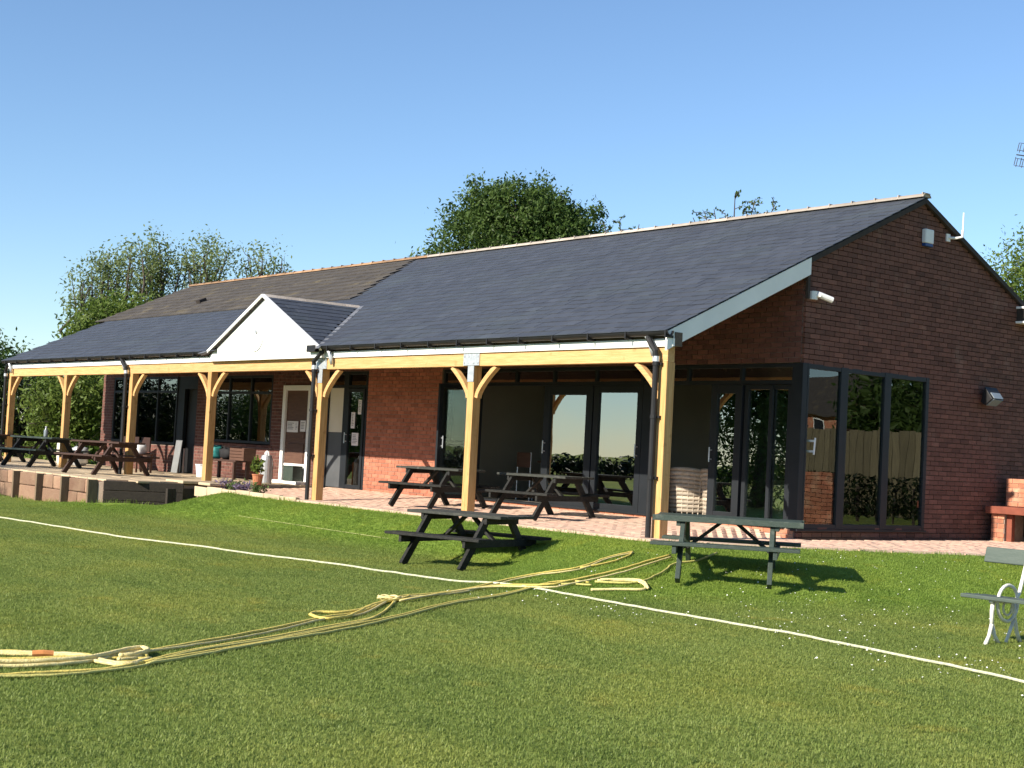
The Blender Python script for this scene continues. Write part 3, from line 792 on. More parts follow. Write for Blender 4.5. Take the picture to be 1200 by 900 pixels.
# ---- pediment
b = MB(); b.prism([(PBL, -.10, 2.502), (PBR, -.10, 2.502), (PBR, -.10, PZ), (PA, -.10, 3.68), (PBL, -.10, PZ)], (0, .10, 0))
pd = b.build('pediment', 'white_paint', club); pd['label'] = 'white triangular gable over the entrance'
yv = lambda z: -.15+(z-2.70)/SL
for s, xe in ((1, PBR), (-1, PBL)):
    b = MB()
    e = Vector((xe-PA, 0, PZ-3.70)).normalized()
    nn = Vector((s*PSL, 0, 1)).normalized()
    A_, B_ = Vector((PA, -.15, 3.70)), Vector((xe+s*.05, -.15, PZ-.025))
    A2, B2 = Vector((PA, yv(3.70), 3.70)), Vector((xe+s*.05, yv(PZ-.025)+.02, PZ-.025))
    b.add([A_+nn*.0, B_, B2, A2, A_-nn*.04, B_-nn*.04, B2-nn*.04, A2-nn*.04], [(0, 1, 2, 3), (4, 7, 6, 5), (0, 4, 5, 1), (2, 6, 7, 3)], .5)
    ro = b.build('pediment_roof', 'verge_dark', pd)
    # slates on it
    L_ = (B_-A_).length; g_ = .18; k = 0; tb = MB(); q = 0
    while q < L_-.02:
        f_ = min(g_, L_-q)
        t0, t1 = q/L_, (q+f_)/L_
        tm = (t0+t1)/2
        base = A_.lerp(B_, tm); ylen = A2.lerp(B2, tm).y
        y = -.13; st = (k % 2)*.125
        while y < ylen:
            y1 = min(y+.25-(st if y == -.13 else 0), ylen)
            if y1-y > .03:
                d_ = (B_-A_).normalized()
                n2 = (nn+d_*(-.04)).normalized()
                d2 = d_
                tb.obox(Vector((base.x, (y+y1)/2, base.z))+nn*(.012+rnd.uniform(0, .003)), d2*(f_/2+.008)+nn*(.004), Vector((0, (y1-y)/2-.003, 0)), nn*.004, min(1, max(0, rnd.gauss(.5, .2))))
            y = y1
        q += g_; k += 1
    tb.build('slate_field', 'slate', pd, kind='stuff')
    v = MB()                               # lead valley
    v.prism([A2+Vector((-.0, 0, .012)), B2+Vector((0, 0, .012)), B2+Vector((s*.13, 0, .012)), A2+Vector((s*.13, .02, .018))], (0, 0, .008)); v.build('valley', 'lead', pd)
    t = MB()
    t.bar(A_+Vector((0, -.005, -.005))+nn*.012, B_+Vector((0, -.005, 0))+nn*.012, .055, .05, (0, 0, 1)); t.build('barge_trim', 'white_paint', pd)
y = -.14
while y < yv(3.70)-.05:
    b = MB(); L_ = min(.45, yv(3.70)-y)
    b.prism([(PA+.10, y+.004, 3.665), (PA, y+.004, 3.735), (PA-.10, y+.004, 3.665), (PA, y+.004, 3.715)], (0, L_-.008, 0), rnd.random()); b.build('ridge_tile', 'ridge_new', pd); y += .45
b = MB(); n = 28
b.prism([(PA-.28+.30*math.cos(2*PI*k/n), -.101, 2.96+.30*math.sin(2*PI*k/n)) for k in range(n)], (0, -.02, 0)); b.build('plaque', 'white_paint', pd)
b = MB(); b.prism([(PA-.22+.035*math.cos(2*PI*k/12), -.122, 3.03+.035*math.sin(2*PI*k/12)) for k in range(12)], (0, -.03, 0)); b.build('plaque_boss', 'steel', pd)

flush(('brick', 'brick_dark'), club, 300)
for kk in [k for k in PIECES if k[0] == 'brick' and k[1] != 'brick_dark']: flush(kk, club, 0)
flush(('slate', 'slate'), club, 300)
flush(('roof_tile', 'tile_old'), club, 0)

# ------------------------------------------------------------------ fixtures on the gable
t = thing('alarm_box', 'white alarm box with blue base high on the brick gable', 'alarm box', (XG, 5.50, 4.53))
b = MB(); b.box(.003, .08, -.11, .11, .05, .27); b.build('case', 'plastic_white', t, bevel=.015)
b = MB(); b.box(.005, .075, -.10, .10, 0, .05); b.build('lens', 'blue_plastic', t, bevel=.01)
t = thing('whip_aerial', 'thin white whip aerial on a bracket under the gable verge', 'aerial', (XG, 6.20, 4.72))
b = MB(); b.tube([(.0, -.12, .03), (.10, -.02, .03), (.16, .04, .05), (.16, .05, .16)], .022, 8); b.box(.001, .02, -.17, -.07, -.03, .09); b.build('bracket', 'plastic_white', t)
b = MB(); b.tube([(.16, .05, .16), (.16, .06, .44)], .012, 6); b.build('rod', 'plastic_white', t)
t = thing('security_camera', 'white bullet security camera at the front corner of the gable', 'security camera', (XG, 2.84, 3.48))
b = MB(); b.lathe((0, 0, 0), [(.001, -.06), (.07, -.06), (.07, .06), (.001, .06)], 12); b.build('mount', 'plastic_white', t)
b = MB(); b.tube([(.05, .0, .0), (.11, .05, -.01)], .02, 6); b.tube([(.06, .03, .02), (.16, .24, -.05)], .045, 10); b.build('body', 'plastic_white', t)
b = MB(); b.tube([(.1605, .2405, -.0505), (.163, .246, -.052)], .036, 10); b.build('lens', 'black_plastic', t)
t = thing('floodlight', 'black angled floodlight with pale lens on the brick gable', 'floodlight', (XG, 7.25, 2.18))
b = MB(); b.box(0, .06, -.05, .05, .08, .2); b.prism([(.05, -.17, .03), (.13, -.17, -.02), (.26, -.17, .08), (.12, -.17, .28)], (0, .34, 0)); b.build('housing', 'black_plastic', t, bevel=.006)
b = MB(); b.prism([(.137, -.14, -.018), (.262, -.14, .077), (.268, -.14, .07), (.142, -.14, -.025)], (0, .28, 0)); b.prism([(.268, -.13, .09), (.20, -.13, .18), (.21, -.13, .187), (.276, -.13, .095)], (0, .26, 0)); b.build('lens', 'lens', t)
t = thing('television_aerial', 'skeletal television aerial at the upper right picture edge above the gable', 'aerial', (-.38, 9.05, 3.55))
b = MB(); b.tube([(.3, .0, .0), (.3, 0, 3.4)], .022, 8); b.build('mast', 'galv', t)
b = MB(); a0 = Vector((.3, 0, 2.98)); dv = Vector((-.62, -.76, .10)).normalized(); sd = Vector((.35, -.20, .90)).normalized(); s2 = dv.cross(sd)
b.tube([a0+dv*.05, a0+dv*.5], .012, 6)
for k in range(5):
    for e_ in (-1, 1):
        c = a0+dv*(.08+.10*k)+s2*.06*e_; b.tube([c-sd*.20, c-sd*.05], .007, 5); b.tube([c+sd*.05, c+sd*.20], .007, 5)
for zz in (-.22, -.08, .08, .22):
    c = a0+dv*.27+sd*zz*.9; b.tube([c-dv*.24+s2*.05, c+dv*.2+s2*.05], .006, 5)
b.build('array', 'door_grey', t)

# ------------------------------------------------------------------ patio paving
pat = MB()
PP = [(-12.35, -.33), (-8.7, -.33), (.22, -.33), (1.28, 1.12), (2.66, 3.62), (3.35, 8), (3.4, 9.5), (-12.35, 9.5)]
def pz(x, y):
    if x > -.1 and y > .6: return -.012
    return -.012+.10*max(0, min(1, (y-.3)/2.35))*(1-ss((x+.9)/.8))
pat.prism([(x, y, -.05) for x, y in PP], (0, 0, -.15))
po = pat.build('patio', 'paving_bed', kind='structure')
rg = random.Random(12)
for i in range(-63, 18):
    for j in range(-4, 96):
        x, y = i*.2+(j % 2)*.1, j*.1+.05
        if y > D+.03 and x < XG+.1: continue
        if not inside(x+.1, y+.05, PP) or not inside(x+.02, y+.02, PP): continue
        z = pz(x+.1, y+.05)+rg.uniform(-.0025, .0025)
        sy = (pz(x+.1, y+.1)-pz(x+.1, y))
        piece(('paver', 'paver'), po, (x+.1, y+.05, z-.03), (.097, 0, 0), (0, .047, sy*.5), (0, 0, .03), min(1, max(0, rg.gauss(.5, .22))), .02, (0, 0, 1))
flush(('paver', 'paver'), po, 300)
for (x0, y0), (x1, y1) in zip(PP[1:6], PP[2:7]):
    b = MB(); d_ = Vector((x1-x0, y1-y0, 0)).normalized(); b.bar(Vector((x0, y0, -.055))-d_*.02, Vector((x1, y1, -.055))+d_*.02, .098, .13); b.build('kerb_edging', 'paving_bed', po)
# edging stones along the planted edge left of the entrance post
ed = thing('edging_stones', 'pale edging stones along the patio edge beside the flower bed', 'edging', (-12.3, -.42, -.06))
x = 0
while x < 3.5:
    b = MB(); L_ = rg.uniform(.5, .7); b.box(x, x+L_-.015, 0, .09, -.10, .10+rg.uniform(-.01, .01), rg.random(), jit=.006); b.build('stone', 'flag', ed, bevel=.012); x += L_

# ------------------------------------------------------------------ raised terrace on the left
TZ = .09
b = MB(); b.prism([(-32, -2.05, TZ-.05), (-13.05, -2.05, TZ-.05), (-12.55, -.80, TZ-.05), (-12.55, .3, TZ-.05), (-12.38, 2.6, TZ-.05), (-32, 2.6, TZ-.05)], (0, 0, -.6))
te = b.build('terrace', 'paving_bed', kind='structure')
for i in range(-42, 0):
    for j in range(-5, 7):
        x, y = i*.45-12.6, j*.45-.1
        if not inside(x+.22, y+.22, [(-32, -1.95), (-13.1, -1.95), (-12.6, -.8), (-12.6, 2.65), (-32, 2.65)]): continue
        piece(('paving_slab', 'flag'), te, (x+.22, y+.22, TZ-.02+rg.uniform(-.004, .004)), (.219, 0, 0), (0, .219, 0), (0, 0, .02), rg.random(), .2, (0, 0, 1))
flush(('paving_slab', 'flag'), te, 300)
wl = thing('retaining_wall', 'low pinkish stone retaining wall with timber posts below the terrace', 'retaining wall', (-13.05, -2.06, -.5))
x = 0.0; i = 0
while x > -14:
    pw = 1.30
    p = MB(); p.box(x-.07, x, -.20, .0, -.05, .58, rg.random()); p.build('post', 'timber_old', wl, bevel=.01)
    xa, xb = x-pw, x-.07
    z = 0
    for c in range(2):
        hgt = .30 if c == 0 else .27
        cuts = [xa, xb]
        if rg.random() < .75: cuts.insert(1, xa+(xb-xa)*rg.uniform(.35, .65))
        for a, c2 in zip(cuts[:-1], cuts[1:]):
            s_ = MB(); s_.box(a+.008, c2-.008, -.06+rg.uniform(-.012, .012), .12, z+.006, z+hgt-.006, rg.random(), jit=.008); s_.build('stone', 'stone', wl, bevel=.02)
        z += hgt
    x -= pw; i += 1
# shaded return, sleepers and step block
sw = thing('sleeper_wall', 'shade-darkened timber sleeper wall returning from the terrace to the lawn', 'sleeper wall', (-13.0, -2.0, -.5))
d = Vector((.5, 1.25, 0)).normalized(); nrm_ = Vector((d.y, -d.x, 0))
for k in range(3):
    b = MB(); b.bar(Vector((.02, .02, .10+.19*k)), Vector((.02, .02, .10+.19*k))+d*1.5, .182, .12, (0, 0, 1), rg.random()); b.build('sleeper', 'sleeper', sw, bevel=.01)
stp = thing('planter_box', 'shade-darkened sleeper planter with pale stone front beside the terrace corner', 'planter', (-12.42, -.86, -.45))
b = MB(); b.box(-.16, 0, -.06, .05, -.05, .42); b.build('corner_post', 'sleeper', stp, bevel=.01)
for k in range(2):
    b = MB(); b.box(-.10, -.001, .05, 1.30, .02+.205*k, .22+.205*k, rg.random()); b.build('sleeper', 'sleeper', stp, bevel=.01)
b = MB(); b.box(-.62, -.161, -.05, .20, .22, .41); b.build('stone', 'flag', stp, bevel=.02)
b = MB(); b.box(-1.0, -.162, -.30, -.052, .02, .13); b.build('step', 'flag', stp, bevel=.02)
b = MB(); b.box(-13.15, -12.40, -.62, .45, .072, .13); b.box(-12.39, -11.9, -.3, .45, .06, .115); 
tag(b.build('stone_slab', 'flag', bevel=.012), 'pale stone slab under the verandah post at the terrace corner', 'stone slab')

# ------------------------------------------------------------------ picnic tables
def picnic(label, m, top_m, L_=1.55, sep=.475):
    r = thing('picnic_table', label, 'picnic table', group='wooden picnic tables outside the clubhouse')
    for k in range(5):
        y = -.29+.145*k
        b = MB(); b.box(-L_/2, L_/2, y-.068, y+.068, .705, .745, rnd.random()); b.build('table_plank', top_m, r, bevel=.005)
    for s in (-1, 1):
        for k in range(2):
            y = s*(.585+.135*k)
            b = MB(); b.box(-L_/2, L_/2, y-.063, y+.063, .405, .445, rnd.random()); b.build('bench_plank', top_m, r, bevel=.005)
    for sx in (-1, 1):
        x = sx*sep
        for sy in (-1, 1):
            b = MB(); b.bar((x, sy*.74, .0), (x, sy*.235, .705), .105, .05, (0, 1, 0), rnd.random()); b.build('leg', m, r, bevel=.004)
        b = MB(); b.box(x+sx*.026, x+sx*.071, -.76, .76, .31, .405); b.build('bench_support', m, r, bevel=.004)
        b = MB(); b.box(x+sx*.026, x+sx*.071, -.34, .34, .62, .705); b.build('top_support', m, r, bevel=.004)
        b = MB(); b.bar((x-sx*.02, 0, .345), (sx*.07, 0, .69), .07, .04, (0, 1, 0)); b.build('diagonal', m, r, bevel=.004)
    return r
T1 = picnic('black stained picnic table on the lawn in front of the verandah, beside the white line', 'black_wood', 'grey_wood')
T1.location = (-1.57, -1.92, -.495); T1.rotation_euler = (0, 0, R(14)); T1.scale = (1, 1, .93)
remat(T1, {'bench_plank': 'black_wood'})
def ptab(label, loc, rzv, tb, sc=1, lx=1):
    o = copy_tree(T1); o['label'] = label; o.location = loc; o.rotation_euler = (0, 0, rzv); o.scale = (sc*lx, sc, sc*.95)
    remat(o, tb); return o
T2 = ptab('dark green picnic table on the grass bank, long side towards the glazed corner', (2.25, -1.16, -.29), R(39),
     {'table_plank': 'green_wood', 'bench_plank': 'green_wood', 'leg': 'green_wood', 'bench_support': 'green_wood', 'top_support': 'green_wood', 'diagonal': 'black_wood'}, .98, 1.06)
for sy in (-1, 1):
    b = MB(); b.box(-.80, .80, sy*.362-.012, sy*.362+.012, .675, .744); e_ = b.build('edge_board', 'green_wood', T2, bevel=.004)
ptab('weathered black picnic table on the patio left of the middle verandah post', (-6.15, .95, .03), R(10), {}, .93)
ptab('dark picnic table on the patio in front of the sliding glass panes', (-3.65, 1.12, .03), R(7), {}, .93)
ptab('dark brown picnic table at the right end of the raised terrace', (-16.05, -.60, TZ), R(16), {k: 'brown_stain' for k in ('table_plank', 'bench_plank', 'leg', 'bench_support', 'top_support', 'diagonal')}, 1)
ptab('green black picnic table with a bottle on it on the terrace', (-20.2, -.40, TZ), R(16), {'table_plank': 'green_wood', 'bench_plank': 'green_wood'}, 1)
ptab('dark picnic table cut off by the left picture edge on the terrace', (-24.2, -.25, TZ), R(16), {k: 'brown_stain' for k in ('table_plank', 'bench_plank')}, 1)

# ------------------------------------------------------------------ ropes on the grass
def smooth_path(pts, n=6):
    P = [Vector((x, y, 0)) for x, y in pts]; out = []
    for i in range(len(P)-1):
        p0, p1, p2, p3 = P[max(i-1, 0)], P[i], P[i+1], P[min(i+2, len(P)-1)]
        for k in range(n):
            t = k/n
            out.append(.5*((2*p1)+(p2-p0)*t+(2*p0-5*p1+4*p2-p3)*t*t+(3*p1-p0-3*p2+p3)*t**3))
    out.append(P[-1]); return out
def rope_mb(pts, r, lift=0.0, wob=.006, seed=0, n=6):
    rg = random.Random(seed)
    pp = [Vector((p.x+rg.uniform(-wob, wob), p.y+rg.uniform(-wob, wob), gh(p.x, p.y)+.012+r*.8+lift+rg.uniform(0, wob*.5))) for p in smooth_path(pts)]
    b = MB(); b.tube(pp, r, n); return b
LINE = [(-12.04, -5.16), (-10.13, -4.96), (-7.92, -4.77), (-5.94, -4.64), (-4.63, -4.3), (-3.19, -4.12), (-2.11, -3.82), (-.9, -3.68), (.2, -3.55), (1.2, -3.45), (1.76, -3.38), (2.4, -3.28), (3.18, -3.21), (4.12, -3.23), (4.89, -3.25), (5.69, -3.36), (6.62, -3.52), (7.52, -3.73), (9.0, -4.1)]
o = rope_mb(LINE, .012, wob=.012, n=8).build('boundary_line', 'rope_white', smooth=True)
tag(o, 'long white boundary line running across the whole lawn', 'boundary line')
RP = dict(
 a=([(3.8, -10.12), (3.86, -9.97), (4.02, -9.69), (4.15, -9.54), (4.45, -9.49), (4.58, -9.4), (4.43, -9.18)], .0125, 'rope_pale'),
 b=([(4.36, -10.31), (4.36, -10.15), (4.41, -9.84), (4.35, -9.53), (4.17, -9.27), (4.07, -9.08), (4.19, -9.08), (4.33, -9.23), (4.36, -9.36)], .0125, 'rope_pale'),
 b2=([(4.11, -10.22), (4.16, -10.08), (4.2, -9.87), (4.23, -9.6), (4.23, -9.36), (4.24, -9.19), (4.33, -9.15)], .012, 'rope_yellow'),
 c=([(4.76, -10.45), (4.71, -10.27), (4.71, -9.96), (4.72, -9.63), (4.57, -9.34), (4.45, -9.17), (4.08, -8.59), (3.72, -7.84), (3.33, -7.13), (2.84, -6.31), (1.79, -5.38)], .009, 'rope_yellow'),
 e=([(4.12, -9.1), (4.07, -9.0), (3.73, -8.38), (3.28, -7.59), (2.77, -6.79), (2.51, -6.24), (1.58, -5.24), (1.35, -4.57), (.91, -3.44), (.86, -2.88), (1.03, -2.36), (.88, -1.76), (.83, -1.27)], .009, 'rope_yellow'),
 f=([(4.61, -9.29), (4.29, -8.64), (3.94, -7.97), (3.48, -7.02), (2.9, -6.07), (2.1, -4.84), (1.51, -3.42), (1.58, -3.03), (1.81, -2.82)], .009, 'rope_green'),
 h=([(1.7, -5.4), (2.39, -6.15), (2.56, -6.49), (2.51, -6.71), (2.65, -6.86), (2.9, -6.87), (2.78, -6.54), (2.08, -5.81), (1.78, -5.31), (1.55, -5.04)], .011, 'rope_yellow'),
 i=([(1.91, -5.39), (1.19, -3.89), (1.54, -3.23), (1.54, -2.91), (1.51, -2.17), (1.41, -1.67), (1.29, -1.1)], .010, 'rope_yellow'),
 j=([(1.72, -2.7), (2.0, -2.35), (1.83, -1.78), (1.6, -1.35), (1.6, -.95), (1.37, -.38)], .010, 'rope_green'),
 k=([(1.99, -3.0), (2.14, -2.73), (2.28, -2.48), (1.97, -2.31), (1.7, -2.64)], .012, 'rope_pale'),
 l=([(-8.65, -1.41), (-7.19, -1.43), (-5.85, -1.45), (-4.06, -1.47)], .004, 'rope_dull'),
 m=([(.83, -1.27), (1.0, -1.53), (1.11, -1.95), (1.06, -2.32)], .009, 'rope_yellow'))
RL = dict(a='thick pale yellow rope, upper strand of the bundle at the left picture edge', b='thick pale yellow rope looped back at the end of the left bundle', b2='yellow rope in the middle of the bundle at the left picture edge',
 c='thin yellow rope running from the lower side of the left bundle to the knot', e='long yellow rope running from the left bundle across the white line to the bank', f='greenish yellow rope, lowest of the long strands across the lawn',
 h='yellow rope doubled into a loop beside the knot on the lawn', i='yellow rope running over the white line towards the green picnic table', j='greenish yellow rope leading under the green picnic table', k='pale rope folded in a short thick hank near the white line',
 l='faint greenish rope lying behind the black lawn table', m='short yellow rope bend at the far end on the bank')
for src, key, dx, m_, lb in (('e', 'e2', .10, 'rope_pale', 'pale rope strand lying just below the longest yellow rope'), ('f', 'f2', -.09, 'rope_yellow', 'yellow strand close above the lowest greenish rope'), ('c', 'c2', .07, 'rope_green', 'greenish strand beside the thin yellow rope to the knot'), ('b2', 'b3', .09, 'rope_yellow', 'yellow strand on the near side of the left rope bundle'), ('a', 'a2', -.07, 'rope_yellow', 'yellow strand on the far side of the left rope bundle'), ('i', 'i2', .08, 'rope_pale', 'pale strand crossing the white line beside the yellow one')):
    q_ = random.Random(len(lb)); RP[key] = ([(x+dx+q_.uniform(-.05, .05), y-dx*.6+q_.uniform(-.05, .05)) for x, y in RP[src][0]], .008, m_); RL[key] = lb
for k, (pts, r, m) in RP.items():
    r *= 1.3
    b = rope_mb(pts, r, lift={'b': .02, 'h': .006, 'i': .012, 'e2': .004, 'i2': .016}.get(k, 0), seed=hash(k) % 50 if False else len(pts)*7+ord(k[0])+3*len(k))
    if k in ('a', 'b'):
        q = [(x+.03, y-.03) for x, y in pts]
        bb = rope_mb(q, r*.85, seed=5); b.add(bb.v, bb.f)
    if k == 'k':
        q = [(x+.02, y+.03) for x, y in pts[2:]]; bb = rope_mb(q, r, seed=9, lift=.01); b.add(bb.v, bb.f)
    tag(b.build('rope', m, smooth=True), RL[k], 'rope', 'yellow ropes lying on the lawn')
b = MB(); c0 = Vector((1.72, -5.38, gh(1.7, -5.4)+.035))
for k in range(5):
    a = k*1.1; b.tube([c0+Vector((.10*math.cos(a+q)*(1+.2*k/5)-.05*q/3, .10*math.sin(a+q)-.04+.03*q, .015*math.sin(q*2))) for q in [x*.4 for x in range(9)]], .012, 6)
tag(b.build('rope_knot', 'rope_pale', smooth=True), 'tangled knot of pale yellow rope in the middle of the lawn', 'rope')
b = MB(); b.tube([(4.13, -9.86, gh(4, -9)+.05), (4.16, -9.80, gh(4, -9)+.055), (4.18, -9.74, gh(4, -9)+.05)], .022, 8)
tag(b.build('rope_tie', 'rope_orange'), 'small orange tie round the pale rope bundle', 'rope tie')

# ------------------------------------------------------------------ garden bench at right
gb = thing('garden_bench', 'green slatted garden bench with white iron legs at the right picture edge', 'bench', (6.0, -1.55, -.5))
def bx2(nm, m, *a, bev=.008):
    b = MB(); b.box(*a); return b.build(nm, m, gb, bevel=bev)
for k in range(3): bx2('seat_slat', 'slat_green', -.28, 1.5, -.30+.135*k, -.185+.135*k, .405-.008*k, .44-.008*k)
for k in range(1):
    b = MB(); b.obox((.53, .36, .775), (.98, 0, 0), (0, .02, .072), (0, .014, -.004)); b.build('back_slat', 'slat_green', gb, bevel=.01)
for xx in (.0, .95):
    f = MB(); w_ = .018
    f.tube([(xx-.0, -.20, .40), (xx, -.215, .30), (xx, -.21, .17)], [.02, .02, .019], 8)
    f.tube([(xx, -.21, .19), (xx, -.25, .08), (xx, -.31, .0)], [.019, .017, .02], 8)
    f.tube([(xx, -.21, .19), (xx, -.16, .08), (xx, -.09, .0)], [.019, .017, .02], 8)
    f.build('leg', 'white_iron', gb, smooth=True)
    f = MB()
    f.tube([(xx, .13, .40), (xx, .15, .25), (xx, .20, .10), (xx, .26, .0)], [.02, .019, .018, .02], 8)
    f.tube([(xx, .15, .22), (xx, .08, .10), (xx, .02, .0)], .016, 8); f.build('leg', 'white_iron', gb, smooth=True)
    f = MB(); f.tube([(xx, -.25, .395), (xx, .15, .375), (xx, .22, .45), (xx, .33, .74), (xx, .36, .86)], [.017, .017, .018, .018, .016], 8)
    f.build('back_support', 'white_iron', gb, smooth=True)
for xx in (.0, .95):                      # cast scroll ring in each bench end
    f = MB(); n = 22
    f.tube([(xx+.01, .02+.165*math.cos(2*PI*k/n), .37+.165*math.sin(2*PI*k/n)) for k in range(n+1)], .016, 7, cap=False)
    f.tube([(xx+.01, .02+.07*math.cos(2*PI*k/n), .33+.07*math.sin(2*PI*k/n)) for k in range(n+1)], .011, 6, cap=False)
    f.build('scroll_ring', 'white_iron', gb, smooth=True)

# ------------------------------------------------------------------ brick barbecue
bq = thing('brick_barbecue', 'orange brick barbecue with red slab shelf against the gable wall', 'barbecue', (.20, 7.3, -.03))
def bq_bricks(x0, x1, y0, z0, z1, seed, yb):
    c = MB(); c.box(x0+.004, x1-.004, y0+.012, yb, z0, z1-.003); core = c.build('core', 'mortar', bq)
    rg = random.Random(seed); k = 0; z = z0
    while z+.07 <= z1+.01:
        x = x0-(k % 2)*.1125
        while x < x1:
            a, c2 = max(x, x0), min(x+.225, x1)
            if c2-a > .03:
                b = MB(); b.box(a+.005, c2-.005, y0+rg.uniform(-.004, .004), y0+.09, z+.004, z+.071, rg.random(), jit=.002); b.build('brick', 'brick_orange', bq)
            x += .225
        z += .075; k += 1
bq_bricks(0, .24, .05, 0, .45, 1, .75); bq_bricks(.72, .96, .05, 0, .45, 2, .75); bq_bricks(0, .96, .45, .58, 1.03, 3, .80)
b = MB(); b.box(-.06, 1.0, -.04, .80, .455, .575); b.build('shelf', 'red_slab', bq, bevel=.012)
b = MB(); b.box(.245, .34, .1, .2, 0, .45); b.build('grille_post', 'red_slab', bq, bevel=.01)
b = MB(); b.box(.25, .715, .6, .7, 0, .45); b.build('fire_back', 'black_plastic', bq)

# ------------------------------------------------------------------ things under the verandah
def simple(name, label, cat, m, b, **k): return tag(b.build(name, m, **k), label, cat)
bn = thing('bench', 'dark wooden bench under the window left of the white framed door', 'bench', (-15.75, 2.1, TZ))
for k in range(3):
    b = MB(); b.box(-.75, .75, -.2+.14*k, -.075+.14*k, .39, .43); b.build('seat_plank', 'brown_stain', bn, bevel=.004)
for sx in (-1, 1):
    for sy in (-1, 1):
        b = MB(); b.box(sx*.65-.035, sx*.65+.035, sy*.16-.03, sy*.16+.03, 0, .39); b.build('leg', 'brown_stain', bn)
t = thing('wooden_crate', 'brown slatted wooden crate standing on the dark bench', 'crate', (-15.05, 2.1, TZ+.43))
for k in range(4):
    b = MB(); b.box(-.32, .32, -.15, -.135, .0+.068*k, .058+.068*k, rnd.random()); b.build('slat', 'brown_wood', t)
b = MB(); b.box(-.32, -.29, -.134, .15, 0, .27); b.box(.29, .32, -.134, .15, 0, .27); b.box(-.289, .289, .13, .148, 0, .27); b.build('crate_side', 'brown_wood', t)
def lump(loc, rx, ry, rzz, seed, n=14, rings=8, squash=1):
    b = MB(); prof = []
    vs = []; fs = []
    for i in range(rings+1):
        a = PI*i/rings
        for k in range(n):
            q = 2*PI*k/n
            p = Vector((math.sin(a)*math.cos(q), math.sin(a)*math.sin(q), math.cos(a))); p = Vector([math.copysign(abs(c)**.6, c) for c in p])
            d = 1+.35*mnoise.noise(p*1.6+Vector((seed, 0, 0)))+.12*mnoise.noise(p*5+Vector((seed, 0, 0)))
            vs.append((loc[0]+p.x*rx*d, loc[1]+p.y*ry*d, max(loc[2], loc[2]+rzz+p.z*rzz*d)))
    for i in range(rings):
        for k in range(n):
            fs.append((i*n+k, i*n+(k+1) % n, (i+1)*n+(k+1) % n, (i+1)*n+k))
    b.add(vs, fs); return b
t = thing('teal_bag', 'crumpled teal sports bag lying on the dark bench', 'bag', (-16.3, 2.1, TZ+.43))
lump((0, 0, 0), .19, .15, .15, 3).build('body', 'teal', t, smooth=True)
b = MB(); b.tube([(-.12, -.1, .2), (-.06, -.14, .33), (.05, -.14, .33), (.1, -.1, .2)], .012, 6); b.build('strap', 'plastic_white', t, smooth=True)
t = thing('black_bag', 'black holdall on the bench between the teal bag and the crate', 'bag', (-15.75, 2.12, TZ+.43))
lump((0, 0, 0), .24, .15, .13, 8).build('body', 'black_cloth', t, smooth=True)
b = MB(); b.tube([(-.12, -.1, .17), (-.06, -.13, .29), (.05, -.13, .29), (.1, -.1, .17)], .012, 6); b.build('strap', 'black_cloth', t, smooth=True)
t = thing('white_bucket', 'white plastic bucket in the sun beneath the dark bench', 'bucket', (-16.25, 1.75, TZ))
b = MB(); b.lathe((0, 0, 0), [(.11, 0), (.145, .27), (.155, .27), (.155, .29), (.14, .29), (.11, .02)], 16); b.build('body', 'plastic_white', t, smooth=False)
b = MB(); b.tube([(.155*math.cos(PI*k/10), -.02, .26-.1*math.sin(PI*k/10)) for k in range(11)], .005, 5); b.build('handle', 'steel', t)
t = thing('metal_canister', 'tall silver metal canister standing beside the white framed door', 'canister', (-13.02, 1.55, .10))
b = MB(); b.lathe((0, 0, 0), [(.12, 0), (.13, .02), (.13, .5), (.10, .58), (.05, .60)], 18); b.build('body', 'steel', t, smooth=False)
b = MB(); b.tube([(.09*math.cos(PI*k/8), 0, .58+.09*math.sin(PI*k/8)) for k in range(9)], .012, 6); b.lathe((0, 0, .595), [(.03, 0), (.03, .05)], 10); b.build('handle', 'plastic_white', t)
b = MB(); b.box(-.22, -.15, -.05, .05, 0, .52); b.build('stand', 'terracotta', t, bevel=.01)
t = thing('green_crate', 'dark green plastic crate on the white doorstep', 'crate', (-13.55, 2.50, .152))
b = MB(); b.box(-.2, .2, -.12, .12, 0, .04); b.box(-.2, .2, -.12, -.105, .04, .3); b.box(-.2, .2, .105, .12, .04, .3); b.box(-.2, -.185, -.104, .104, .04, .3); b.box(.185, .2, -.104, .104, .04, .3); b.build('body', 'green_wood', t, bevel=.006)
b = MB(); b.box(-.21, .21, -.13, .13, .30, .325); b.build('rim', 'green_wood', t, bevel=.006)
def plant(name, label, cat, loc, rad, hgt, n, m, ls=.05, seed=1, pot=None):
    t = thing(name, label, cat, loc); rg = random.Random(seed); b = MB(); st = MB()
    z0 = pot or 0
    if pot:
        p = MB(); p.lathe((0, 0, 0), [(pot*.38, 0), (pot*.5, pot*.9), (pot*.55, pot*.9), (pot*.55, pot), (pot*.44, pot)], 14); p.build('pot', 'terracotta', t)
    for k in range(max(5, n//25)):
        a = rg.uniform(0, 2*PI); rr = rad*math.sqrt(rg.random()); e = Vector((rr*math.cos(a), rr*math.sin(a), z0+hgt*rg.uniform(.6, 1)))
        st.tube([(0, 0, z0*.8), (e.x*.4, e.y*.4, z0+(e.z-z0)*.6), e], [.006, .005, .003], 5)
        for j in range(25):
            c = Vector((0, 0, z0)).lerp(e, rg.uniform(.35, 1.05))+Vector([rg.gauss(0, rad*.18) for _ in range(3)])
            leafq(b, c, ls*rg.uniform(.6, 1.3), rg)
    st.build('stem', 'bark', t); f = b.build('foliage', m, t, leaf=True); f['kind'] = 'stuff'
    return t
